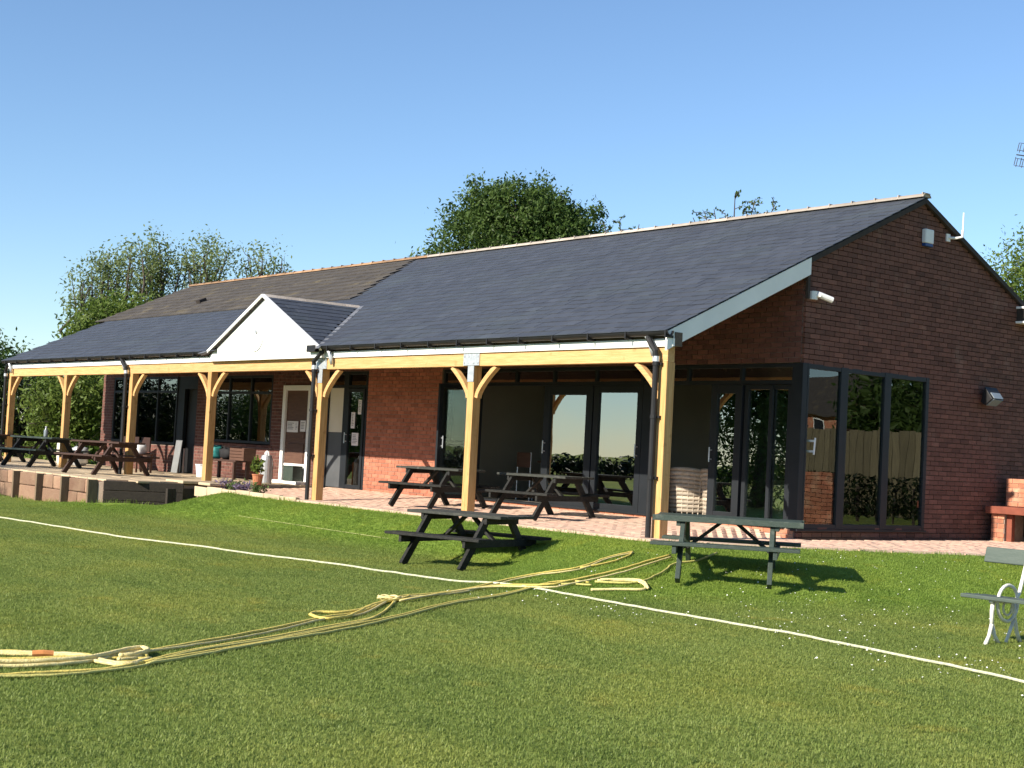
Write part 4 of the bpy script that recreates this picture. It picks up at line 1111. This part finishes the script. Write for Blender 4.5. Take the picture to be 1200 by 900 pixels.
def rvec(rg):
    while True:
        v = Vector((rg.uniform(-1, 1), rg.uniform(-1, 1), rg.uniform(-1, 1)))
        if .05 < v.length < 1: return v.normalized()
def leafq(b, c, s, rg, upb=.4, tb=None):
    n = (rvec(rg)+Vector((0, 0, upb))).normalized(); a = n.orthogonal().normalized()
    a.rotate(Matrix.Rotation(rg.uniform(0, 2*PI), 3, n)); q = n.cross(a)
    b.add([c-a*s, c+q*s*.45+n*s*.1, c+a*s, c-q*s*.45+n*s*.1], [(0, 1, 2, 3)], rg.random() if tb is None else min(1, max(0, tb+rg.uniform(-.25, .25))))
plant('potted_plant', 'leafy green plant in a pot beside the silver canister', 'plant', (-12.55, 1.1, .08), .22, .33, 150, 'leaf_bright', .06, 4, .22)
fb = [(-12.0, .10, 'leaf_purple', 'low lilac flowering plant nearest the terrace slab'), (-11.55, .0, 'leaf_garden', 'low green bedding plant behind the edging stones'), (-11.05, -.05, 'leaf_purple', 'lilac bedding plant in the middle of the edging bed'), (-10.5, -.08, 'leaf_garden', 'low green plant near the right end of the edging bed')]
for i, (x, y, m, lb) in enumerate(fb): plant('bedding_plant', lb, 'plant', (x, y, -.03), .24, .2, 200, m, .035, 20+i)['group'] = 'bedding plants along the patio edge'
t = thing('notice_board', 'pale grey board leaning in the dark doorway of the old wing', 'board', (-18.95, 2.35, TZ))
b = MB(); b.obox((0, .1, .40), (.16, 0, 0), (0, .05, .40), (0, .012, -.002)); b.build('panel', 'board_grey', t, bevel=.006)
b = MB(); b.box(-.14, -.1, .20, .23, 0, .6); b.box(.1, .14, .20, .23, 0, .6); b.build('strut', 'steel', t)
t = thing('garden_chair', 'dark wooden garden chair between the brown table and the wall', 'chair', (-19.7, 1.75, TZ))
b = MB(); b.box(-.24, .24, -.24, .24, .40, .45); b.build('seat', 'red_cloth', t, bevel=.01)
b = MB(); b.box(-.24, .24, .21, .25, .46, .82); b.build('backrest', 'red_cloth', t, bevel=.01)
for sx in (-1, 1):
    for sy in (-1, 1):
        b = MB(); b.tube([(sx*.22, sy*.21, 0), (sx*.21, sy*.2, .42)], .017, 6); b.build('leg', 'black_plastic', t)
o = copy_tree(t); o.location = (-20.7, 1.9, TZ); o.rotation_euler = (0, 0, .5); o['label'] = 'dark wooden garden chair turned sideways behind the brown table'
for q in (t, o): q['group'] = 'dark garden chairs under the verandah'
t = thing('side_table', 'small wooden side table under the old window with a white bag', 'side table', (-18.35, 1.2, TZ))
b = MB(); b.box(-.3, .3, -.22, .22, .40, .43); b.build('table_top', 'brown_wood', t, bevel=.004)
for sx in (-1, 1):
    for sy in (-1, 1):
        b = MB(); b.box(sx*.26-.02, sx*.26+.02, sy*.18-.02, sy*.18+.02, 0, .4); b.build('leg', 'brown_wood', t)
t = thing('white_bag', 'white carrier bag on the small side table', 'bag', (-18.35, 1.2, TZ+.43)); lump((0, 0, 0), .17, .13, .12, 11).build('body', 'plastic_white', t, smooth=True)
b = MB(); b.box(-.10, .10, -.02, .02, .20, .215); b.build('folded_top', 'plastic_white', t)
t = thing('cream_urn', 'tall cream pot in the sun by the left wall end', 'pot', (-22.9, 1.2, TZ))
b = MB(); b.lathe((0, 0, 0), [(.12, 0), (.15, .05), (.17, .35), (.16, .62), (.18, .66), (.15, .66), (.13, .4)], 16); b.build('body', 'cream', t, smooth=False)
b = MB(); b.lathe((0, 0, .64), [(.14, 0), (.14, .012)], 14); b.build('soil', 'bark', t)
t = thing('grey_bag', 'pale grey kit bag beside the cream pot', 'bag', (-22.2, 1.35, TZ)); lump((0, 0, 0), .24, .18, .24, 14).build('body', 'galv', t, smooth=True)
b = MB(); b.tube([(-.1, -.05, .45), (-.05, -.06, .56), (.06, -.06, .56), (.1, -.05, .45)], .012, 5); b.build('strap', 'black_cloth', t)
t = thing('bottle', 'clear bluish bottle standing on the terrace picnic table', 'bottle', (-20.45, -.25, TZ+.71))
b = MB(); b.lathe((0, 0, 0), [(.045, 0), (.05, .02), (.05, .15), (.025, .2), (.02, .23)], 12); b.build('body', 'lens', t, smooth=True)
b = MB(); b.lathe((0, 0, .225), [(.023, 0), (.023, .03)], 10); b.build('cap', 'plastic_white', t)

# ------------------------------------------------------------------ furniture inside the glazing
def wicker_chair(label, loc, rzv):
    t = thing('wicker_armchair', label, 'armchair', loc, rzv, 'wicker armchairs inside the glazed corner')
    n = 22; b = MB()
    for k in range(n):                   # woven tub back, strand rows
        pass
    R0, R1 = .36, .42
    for row in range(11):
        z = .10+.055*row; r = R0+(R1-R0)*row/10
        pts = []
        a0, a1 = -.20*PI, 1.20*PI
        top = row/10
        for k in range(n+1):
            a = a0+(a1-a0)*k/n
            drop = .10*top*(1-max(0, math.sin(a)))
            pts.append((r*math.cos(a)+.012*((k+row) % 2), r*math.sin(a)*.95, z-drop))
        b.tube(pts, .030, 5, t=rnd.random())
    b.build('shell', 'wicker', t, smooth=True)
    b = MB()
    for k in range(0, n+1, 1):
        a = -.20*PI+1.4*PI*k/n
        b.tube([((R0+.01)*math.cos(a), (R0+.01)*math.sin(a)*.95, .05), ((R1+.012)*math.cos(a), (R1+.012)*math.sin(a)*.95, .62-.10*(1-max(0, math.sin(a))))], .009, 5, rnd.random())
    b.build('stakes', 'wicker', t)
    b = MB(); b.lathe((0, -.02, .26), [(.30, 0), (.33, .04), (.33, .11), (.29, .15)], 18); b.build('seat_cushion', 'cushion', t, smooth=False)
    for sx in (-.25, .25):
        for sy in (-.22, .22):
            b = MB(); b.tube([(sx, sy, 0), (sx, sy, .14)], .02, 6); b.build('leg', 'brown_stain', t)
    return t
W1 = wicker_chair('wicker armchair in the open doorway beside the end post', (-2.75, 3.4, .12), R(-150)); W1.scale = (1.15, 1.15, 1.18)
for lb, loc, a in (('wicker armchair behind the narrow door leaf with the handle', (-1.88, 3.45, .12), R(165)), ('wicker armchair deeper in the glazed corner', (-1.05, 4.1, .12), R(-80))):
    o = copy_tree(W1); o['label'] = lb; o.location = loc; o.rotation_euler = (0, 0, a)
def stool(label, loc):
    t = thing('bar_stool', label, 'stool', loc, 0, 'bar stools behind the gable window')
    b = MB(); b.lathe((0, 0, .74), [(.16, 0), (.18, .02), (.18, .05), (.15, .07)], 16); b.build('seat', 'black_cloth', t)
    for k in range(4):
        a = PI/4+k*PI/2; b = MB(); b.tube([(.12*math.cos(a), .12*math.sin(a), .74), (.2*math.cos(a), .2*math.sin(a), 0)], .013, 6); b.build('leg', 'steel', t)
    b = MB(); b.tube([(.17*math.cos(2*PI*k/14), .17*math.sin(2*PI*k/14), .28) for k in range(15)], .009, 5, cap=False); b.build('foot_ring', 'steel', t)
    return t
s0 = stool('bar stool behind the middle gable pane', (-1.0, 4.95, .12))
o = copy_tree(s0); o.location = (-.75, 5.45, .12); o['label'] = 'bar stool behind the right gable pane'
t = thing('bar_counter', 'dark bar counter inside behind the gable window', 'counter', (-2.2, 6.2, .12))
b = MB(); b.box(-.9, 1.4, -.25, .25, 0, 1.05); b.build('front', 'brown_wood', t, bevel=.01)
b = MB(); b.box(-.95, 1.45, -.32, .32, 1.05, 1.1); b.build('worktop', 'black_wood', t, bevel=.01)
def dining(label, loc):
    t = thing('dining_table', label, 'table', loc, 0, 'dining tables inside the clubhouse')
    b = MB(); b.box(-.6, .6, -.4, .4, .72, .75); b.build('table_top', 'brown_wood', t, bevel=.005)
    for sx in (-.53, .53):
        for sy in (-.33, .33):
            b = MB(); b.box(sx-.025, sx+.025, sy-.025, sy+.025, 0, .72); b.build('leg', 'steel', t)
    return t
dt = dining('dining table inside beyond the open folding door', (-7.0, 4.7, .12))
o = copy_tree(dt); o.location = (-4.9, 5.4, .12); o['label'] = 'dining table inside behind the large sliding panes'
def chair(label, loc, a):
    t = thing('dining_chair', label, 'chair', loc, a, 'dining chairs inside the clubhouse')
    b = MB(); b.box(-.21, .21, -.21, .21, .44, .48); b.build('seat', 'cushion', t, bevel=.012)
    b = MB(); b.box(-.2, .2, .19, .22, .62, .9); b.build('backrest', 'brown_wood', t, bevel=.01)
    for sx in (-.19, .19):
        for sy, tp in ((-.19, .44), (.205, .9)):
            b = MB(); b.tube([(sx, sy, 0), (sx, sy, tp)], .014, 6); b.build('leg', 'steel', t)
    return t
c0 = chair('dining chair left of the table beyond the open folding door', (-7.5, 4.1, .12), PI)
for lb, loc, a in (('dining chair right of the table beyond the open folding door', (-6.6, 4.1, .12), PI*.95), ('dining chair behind the table beyond the open door', (-7.0, 5.3, .12), 0), ('dining chair before the table behind the sliding panes', (-5.3, 4.75, .12), PI), ('dining chair nearest the sliding panes', (-4.6, 4.75, .12), PI*1.05)):
    o = copy_tree(c0); o['label'] = lb; o.location = loc; o.rotation_euler = (0, 0, a)
cu = thing('curtain', 'white gathered curtain behind the left sliding pane', 'curtain', (-5.35, 3.0, .12))
b = MB(); pts = [(k*.012, .035*math.sin(k*.9)+.012*math.sin(k*2.3)) for k in range(60)]
b.add([(x, y, .05) for x, y in pts]+[(x*.8+.05, y, 1.5) for x, y in pts], [(i, i+1, i+61, i+60) for i in range(59)])
o = b.build('cloth', 'cushion', cu, smooth=True); sm = o.modifiers.new('s', 'SOLIDIFY'); sm.thickness = .004
b = MB(); b.tube([(-.1, 0, 1.52), (.85, 0, 1.52)], .012, 6); b.tube([(-.08, 0, 0), (-.08, 0, 1.52)], .012, 6); b.tube([(.83, 0, 0), (.83, 0, 1.52)], .012, 6); b.build('rail', 'steel', cu)

# ------------------------------------------------------------------ trees
def limb_path(a, b, rg, wob):
    mid = [a.lerp(b, t)+Vector([rg.gauss(0, wob) for _ in range(3)])*(1 if 0 < t < 1 else 0) for t in (0, .33, .66, 1)]
    return mid
def tree(name, label, base, trunk_h, blobs, nleaf, ls, m, seed, limbs=9, r0=.25, clump=.45, shell=.55, per=26, group=None, twig=1.0, cat='tree', upb=.4):
    rg = random.Random(seed); base = Vector(base)
    t = thing(name, label, cat, base, 0, group)
    tr = MB(); lf = MB()
    top = Vector((rg.uniform(-.3, .3), rg.uniform(-.3, .3), trunk_h))
    tr.tube([Vector((0, 0, -.3)), Vector((0, 0, trunk_h*.3)), Vector((top.x*.5, top.y*.5, trunk_h*.7)), top], [r0*1.3, r0, r0*.85, r0*.7], 9)
    tot = sum(b[3]*b[4]*b[5] for b in blobs)
    for (cx, cy, cz, rx, ry, rzz, *bm) in blobs:
        c = Vector((cx, cy, cz))-base if False else Vector((cx, cy, cz))
        nl = max(2, int(limbs*rx*ry*rzz/tot)+2)
        tips = []
        for k in range(nl):
            v = rvec(rg); e = c+Vector((v.x*rx*.75, v.y*ry*.75, v.z*rzz*.6+.15*rzz))
            P = limb_path(top*rg.uniform(.75, 1), e, rg, .25)
            tr.tube(P, [r0*.45, r0*.3, r0*.18, r0*.06], 6)
            for q in range(4):
                f = Vector(P[2]).lerp(P[3], rg.random()); v2 = rvec(rg); v2.z = abs(v2.z)
                tr.tube([f, f+v2*.5*twig, f+v2*1.1*twig+Vector((0, 0, .2))], [r0*.09, r0*.05, r0*.02], 4)
                tips.append(f+v2*1.0*twig)
        ncl = max(4, int(nleaf*rx*ry*rzz/tot/per))
        for k in range(ncl):
            v = rvec(rg); rad = rg.random()**(1-shell) if shell < 1 else 1
            d = 1+.2*mnoise.noise(v*1.7+Vector((seed, cx, 0)))
            cc = c+Vector((v.x*rx, v.y*ry, v.z*rzz))*rad*d
            if tips and rg.random() < .25: cc = rg.choice(tips)+rvec(rg)*.2
            tb = rg.uniform(.15, .85)
            for j in range(per):
                leafq(lf, cc+Vector([rg.gauss(0, clump) for _ in range(3)])*Vector((1, 1, .7)).length/1.6, ls*rg.uniform(.6, 1.3), rg, upb, tb)
    tr.build('trunk', 'bark', t, smooth=True)
    f = lf.build('crown', m, t, leaf=True); f['kind'] = 'stuff'
    return t
# coordinates of blobs are relative to the tree's base
tree('oak_tree', 'large round dense green tree rising behind the middle of the roof', (-28.9, 21.0, 0), 5.0,
     [(0, 0, 8.4, 2.75, 2.75, 3.0), (-1.1, -1.35, 8.9, 1.7, 1.7, 1.9), (1.2, 1.45, 8.6, 1.7, 1.7, 2.0), (-.2, -.3, 9.9, 1.8, 1.8, 1.35), (.7, .9, 9.3, 1.6, 1.6, 1.4)], 64000, .085, 'leaf_oak', 11, r0=.4, clump=.17, shell=.75)
tree('small_tree', 'small feathery treetop at the left foot of the dense round tree', (-30.9, 18.7, 0), 4.5, [(0, 0, 7.6, .9, .9, 1.1), (-.3, -.4, 7.0, 1.0, 1.0, 1.2)], 4500, .10, 'leaf_oak', 12, r0=.15, clump=.28)
ASH = [(-36.6, 7.6, [(0, 0, 5.6, 1.15, 1.15, 1.9), (.3, .5, 7.0, .9, .9, .9)], 'tall thin leaved tree, leftmost of the sparse trees behind the old roof'),
       (-35.2, 9.0, [(0, 0, 7.0, 1.1, 1.1, 1.3), (.1, .1, 5.5, .9, .9, 1.5)], 'tallest sparse tree with bare limbs showing behind the old roof'),
       (-34.0, 10.6, [(0, 0, 7.1, 1.15, 1.15, 1.25), (0, 0, 5.6, 1.1, 1.1, 1.3)], 'sparse tree behind the old roof between the tallest and the rightmost'),
       (-32.7, 12.2, [(0, 0, 6.9, 1.0, 1.0, 1.2)], 'small airy tree, rightmost of the sparse trees behind the old roof')]
for i, (x, y, bl, lb) in enumerate(ASH):
    tree('ash_tree', lb, (x, y, 0), 3.4, bl, 4600 if i < 3 else 1700, .072, 'leaf_ash', 30+i, limbs=26, r0=.24, clump=.17, shell=.5, per=10, group='sparse trees behind the old roof', twig=.45)
tree('leafy_bush', 'bright green bush growing below the sparse trees by the roof verge', (-33.3, 6.7, 0), 2.0, [(0, 0, 4.6, .9, .9, .9), (.5, .75, 4.9, .8, .8, .7), (-.5, -.6, 4.1, .8, .8, .8)], 7000, .085, 'leaf_bright', 40, r0=.12, clump=.22)
tree('far_tree', 'dark tree at the left picture edge behind the verandah end', (-46.5, 7.6, 0), 2.5, [(0, -.2, 3.3, 1.1, 1.1, 1.0), (-.6, -1.2, 3.4, 1.2, 1.2, 1.1)], 8000, .10, 'leaf_oak', 41, r0=.2, clump=.35)
tree('right_tree', 'sunlit green tree showing past the right slope of the gable', (-10.9, 27.6, 0), 4.0, [(0, 0, 6.4, 2.3, 2.3, 2.5), (1.6, 1.0, 7.4, 2.0, 2.0, 2.0), (-1.2, -.6, 5.6, 1.5, 1.5, 1.3)], 30000, .068, 'leaf_bright', 42, r0=.25, clump=.26)
def twigs(label, base, tops, seed):
    rg = random.Random(seed); t = thing('twiggy_treetop', label, 'tree', base, 0, 'twiggy treetops just above the ridge'); tr = MB(); lf = MB(); B = Vector((0, 0, 0))
    tr.tube([(0, 0, -.3), (0, 0, 3), (.1, 0, 6)], [.16, .12, .08], 7)
    for p in tops:
        e = Vector(p); P = [Vector((.05, 0, 5.2)), Vector((e.x*.5, e.y*.5, 5.2+(e.z-5.2)*.6)), e]
        tr.tube(P, [.05, .035, .012], 5)
        for k in range(7):
            f = P[1].lerp(P[2], rg.uniform(.3, 1)); v = rvec(rg); v.z = abs(v.z)*.6
            tr.tube([f, f+v*.4], [.014, .008], 4)
            for j in range(7): leafq(lf, f+v*rg.uniform(.1, .45)+rvec(rg)*.06, .07, rg)
    tr.build('trunk', 'bark', t); f = lf.build('crown', 'leaf_oak', t, leaf=True); f['kind'] = 'stuff'
twigs('twiggy treetop above the middle of the pale ridge', (-17.1, 19.9, 0), [(-.8, -1.0, 8.6), (-.4, -.5, 8.9), (0, 0, 9.45), (.4, .5, 9.3), (.8, 1.0, 9.2), (.2, .2, 8.9), (-.6, -.7, 8.8), (.6, .75, 8.9), (-.2, -.2, 8.8)], 50)
twigs('tiny twigs above the ridge right of the dense round tree', (-19.2, 17.3, 0), [(-.1, -.2, 8.4), (.25, .3, 8.3), (-.5, -.5, 8.3)], 51)
# hedge and bushes beyond the left end of the verandah
tree('hedge_bush', 'tall hedge with shade in its leaf colour seen through the left verandah bay', (-31.5, 3.2, 0), 1.2, [(0, 0, 1.5, 1.7, 2.2, 1.3), (-.8, -2.4, 1.4, 1.8, 2.0, 1.2), (.3, 2.2, 1.5, 1.5, 1.8, 1.3)], 26000, .085, 'leaf_hedge_shade', 60, r0=.12, clump=.26, shell=.7, cat='hedge')
tree('laurel_bush', 'sunlit green bush between the second post and the left wall end', (-27.9, 3.0, 0), 1.0, [(0, .2, 1.4, .8, .9, 1.1), (.5, .9, 1.8, .8, .9, .9), (.1, .2, .7, .9, 1.0, .7)], 9000, .085, 'leaf_bright', 61, r0=.08, clump=.22, shell=.7, cat='bush')
tree('hedge_bush', 'hedge with shade in its leaf colour at the left picture edge behind the first post', (-34.5, -1.6, 0), 1.2, [(0, 0, 1.5, 1.9, 2.2, 1.3), (.5, -2.4, 1.4, 1.8, 2.2, 1.2)], 15000, .09, 'leaf_hedge_shade', 62, r0=.12, clump=.28, shell=.7, cat='hedge')

# ------------------------------------------------------------------ what the glass reflects: far side of the field and the garden by the gable
def mirror_tree(x, y, hgt, wd, seed, lb, m='leaf_oak', n=90000):
    tree('field_tree', lb, (x, y, -.5), hgt*.3, [(0, 0, hgt*.45, wd, wd, hgt*.45), (wd*.2, -wd*.2, hgt*.7, wd*.7, wd*.7, hgt*.28)], n, .085, m, seed, r0=.25, clump=.42, shell=.55, group='trees on the far side of the field', per=20)
Q = [(-21.0, -20.6, 13, 3.2, 70, 'tallest broad tree across the field mirrored in the corner glazing'), (-18.0, -23.0, 11, 3.4, 71, 'second broad tree across the field mirrored in the corner glazing'), (-13.5, -25.5, 12, 3.8, 72, 'broad tree across the field beyond the corner pane reflections')]
for x, y, h_, wd, sd, lb in Q: mirror_tree(x, y, h_, wd, sd, lb)
for i in range(3): mirror_tree(-80+i*6, -24-i*5, 4.6+.4*i, 4.2, 80+i, ['leftmost', 'middle', 'rightmost'][i]+' of three low trees mirrored in the old windows', n=30000)
fh = thing('field_hedge', 'low dark hedge along the far field edge mirrored in the glazing', 'hedge', (-62, -48, -.5))
rg = random.Random(5); lf = MB()
for k in range(1100):
    t = rg.random(); c = Vector((-14+t*40, 10-t*42, 0.1+1.1*rg.random()**.7*(.85+.3*mnoise.noise(Vector((t*14, 0, 0))))))+Vector((rg.gauss(0, .6), rg.gauss(0, .6), 0))
    for j in range(14): leafq(lf, c+Vector([rg.gauss(0, .4), rg.gauss(0, .4), rg.gauss(0, .25)]), .2*rg.uniform(.6, 1.2), rg)
f = lf.build('foliage', 'leaf_hedge_shade', fh, leaf=True); f['kind'] = 'stuff'
st = MB()
for k in range(40): st.tube([(-14+k, 10-k*1.05, -.2), (-14+k, 10-k*1.05, 1.4)], .05, 5)
st.build('stems', 'bark', fh)['kind'] = 'stuff'
fe = thing('panel_fence', 'pale timber garden fence mirrored in the gable window', 'fence', (2.6, 14.5, -.05))
for k in range(60):
    b = MB(); b.box(.2*k, .2*k+.19, -.012, .012, 0, 2.0+.02*math.sin(k*1.7), rnd.random()); b.build('board', 'fence_wood', fe)
lh = thing('clipped_hedge', 'low dark clipped hedge in front of the garden fence mirrored in the gable window', 'hedge', (2.6, 13.6, -.05))
rg = random.Random(8); lf = MB(); st = MB()
for k in range(9000): leafq(lf, Vector((rg.uniform(0, 11.5), rg.gauss(0, .22), rg.uniform(.02, .95)+.05*mnoise.noise(Vector((k*.01, 0, 0))))), .055*rg.uniform(.6, 1.3), rg)
for k in range(24): st.tube([(.5*k+.1, 0, -.1), (.5*k+.1, 0, .7)], .03, 5)
lf.build('foliage', 'leaf_hedge_shade', lh, leaf=True)['kind'] = 'stuff'; st.build('stems', 'bark', lh)['kind'] = 'stuff'
for k in range(6):
    b = MB(); b.box(2.3*k, 2.3*k+.1, -.10, -.013, 0, 2.08); b.build('post', 'fence_wood', fe)
gwall = thing('garden_wall', 'low orange brick garden wall mirrored in the gable window', 'garden wall', (2.95, 7.2, -.04))
b = MB(); b.box(.01, 1.79, .02, .2, 0, .97); b.build('core', 'mortar', gwall)
for c in range(13):
    y = -(c % 2)*.11
    while y < 1.8:
        a, e = max(0, y), min(1.8, y+.225)
        if e-a > .03:
            b = MB(); b.box(a+.005, e-.005, 0, .1, c*.075+.005, c*.075+.07, rnd.random()); b.build('brick', 'brick_orange', gwall)
        y += .225
hs = thing('brick_house', 'red brick house with pale porch mirrored in the gable window', 'house', (56, 73, 0))
b = MB(); b.box(-5, 5, -4, 4, 0, 5); b.prism([(-5, -4, 5), (-5, 4, 5), (-5, 0, 7.6)], (10, 0, 0)); b.build('wall', 'brick_orange', hs)
for s in (-1, 1):
    b = MB(); b.prism([(-5.3, s*4.5, 4.75), (5.3, s*4.5, 4.75), (5.3, 0, 7.8), (-5.3, 0, 7.8)], (0, 0, .15)); b.build('roof', 'tile_old', hs)
for x in (-3.4, -.8, 2.4):
    for z in (1, 3.3):
        b = MB(); b.box(x, x+1.2, -4.06, -3.99, z, z+1.2); o = b.build('window', 'white_paint', hs); b = MB(); b.box(x+.1, x+1.1, -4.075, -4.062, z+.1, z+1.1); b.build('pane', 'frame_grey', o)
b = MB(); b.box(-5.06, -4.99, -2, -.6, 1, 2.4); b.box(-5.06, -4.99, .8, 2.2, 1, 2.4); b.box(-5.06, -4.99, -2, -.6, 3.3, 4.5); b.box(-5.06, -4.99, .8, 2.2, 3.3, 4.5); b.build('window', 'white_paint', hs)
tree('garden_tree', 'green garden tree beside the house mirrored in the gable window', (22.5, 37, 0), 2, [(0, 0, 3.2, 2.6, 2.6, 2.4)], 6000, .18, 'leaf_oak', 95, clump=.5)
tree('garden_tree', 'broad garden tree above the fence mirrored in the gable window', (13.2, 26.5, 0), 1.5, [(0, 0, 2.2, 2.4, 2.4, 1.6)], 6000, .15, 'leaf_oak', 96, clump=.45)

# ------------------------------------------------------------------ longer grass along the patio and terrace edges
rg = random.Random(31); b = MB()
EDGE = [(-12.2, -.45), (-11.3, -.45), (-8.7, -.38), (-.2, -.37), (.27, -.37), (1.33, 1.08), (2.72, 3.6), (3.4, 8)]
EDGE2 = [(-12.38, -.9), (-12.38, .4)]; EDGE3 = [(-24, -2.12), (-13.0, -2.12), (-12.5, -.95)]
for E_, dens, hm in ((EDGE, 170, .07), (EDGE2, 260, .12), (EDGE3, 130, .08)):
    for (x0, y0), (x1, y1) in zip(E_[:-1], E_[1:]):
        L_ = math.hypot(x1-x0, y1-y0)
        for k in range(int(L_*dens)):
            t = rg.random(); x, y = x0+(x1-x0)*t, y0+(y1-y0)*t
            nx_, ny_ = (y1-y0)/L_, -(x1-x0)/L_
            o_ = abs(rg.gauss(0, .06)); x += nx_*o_; y += ny_*o_
            hh = hm*rg.uniform(.35, 1.0)*(.55+.9*max(0, .5+mnoise.noise(Vector((x*1.3, y*1.3, 0))))); d_ = rg.uniform(0, 2*PI); w_ = rg.uniform(.002, .0045); ln = hh*rg.uniform(.2, .8)
            z = gh(x, y)-.01; ux, uy = math.cos(d_), math.sin(d_); px, py = -uy*w_, ux*w_
            b.add([(x-px, y-py, z), (x+px, y+py, z), (x+ux*ln*.4+px*.7, y+uy*ln*.4+py*.7, z+hh*.65), (x+ux*ln*.4-px*.7, y+uy*ln*.4-py*.7, z+hh*.65), (x+ux*ln, y+uy*ln, z+hh)], [(0, 1, 2, 3), (3, 2, 4)], rg.random())
b.build('edge_grass', 'blade', kind='stuff', leaf=True)

# ------------------------------------------------------------------ daisies
rg = random.Random(77); b = MB()
for k in range(1100):
    x, y = rg.uniform(1, 9), rg.uniform(-4.5, 2.5)
    if rg.random() > .25+.75*max(0, mnoise.noise(Vector((x*.8, y*.8, 3)))+.3): continue
    if inside(x, y): continue
    z = gh(x, y)+rg.uniform(.02, .035); r_ = rg.uniform(.004, .009)
    tl = Vector((rg.uniform(-.4, .4), rg.uniform(-.8, .1), 1)).normalized(); a = tl.orthogonal().normalized(); c = tl.cross(a); P = Vector((x, y, z))
    b.add([P+(a*math.cos(q*PI/3)+c*math.sin(q*PI/3))*r_ for q in range(6)], [(0, 1, 2, 3, 4, 5)])
b.build('daisies', 'petal', kind='stuff', leaf=True)
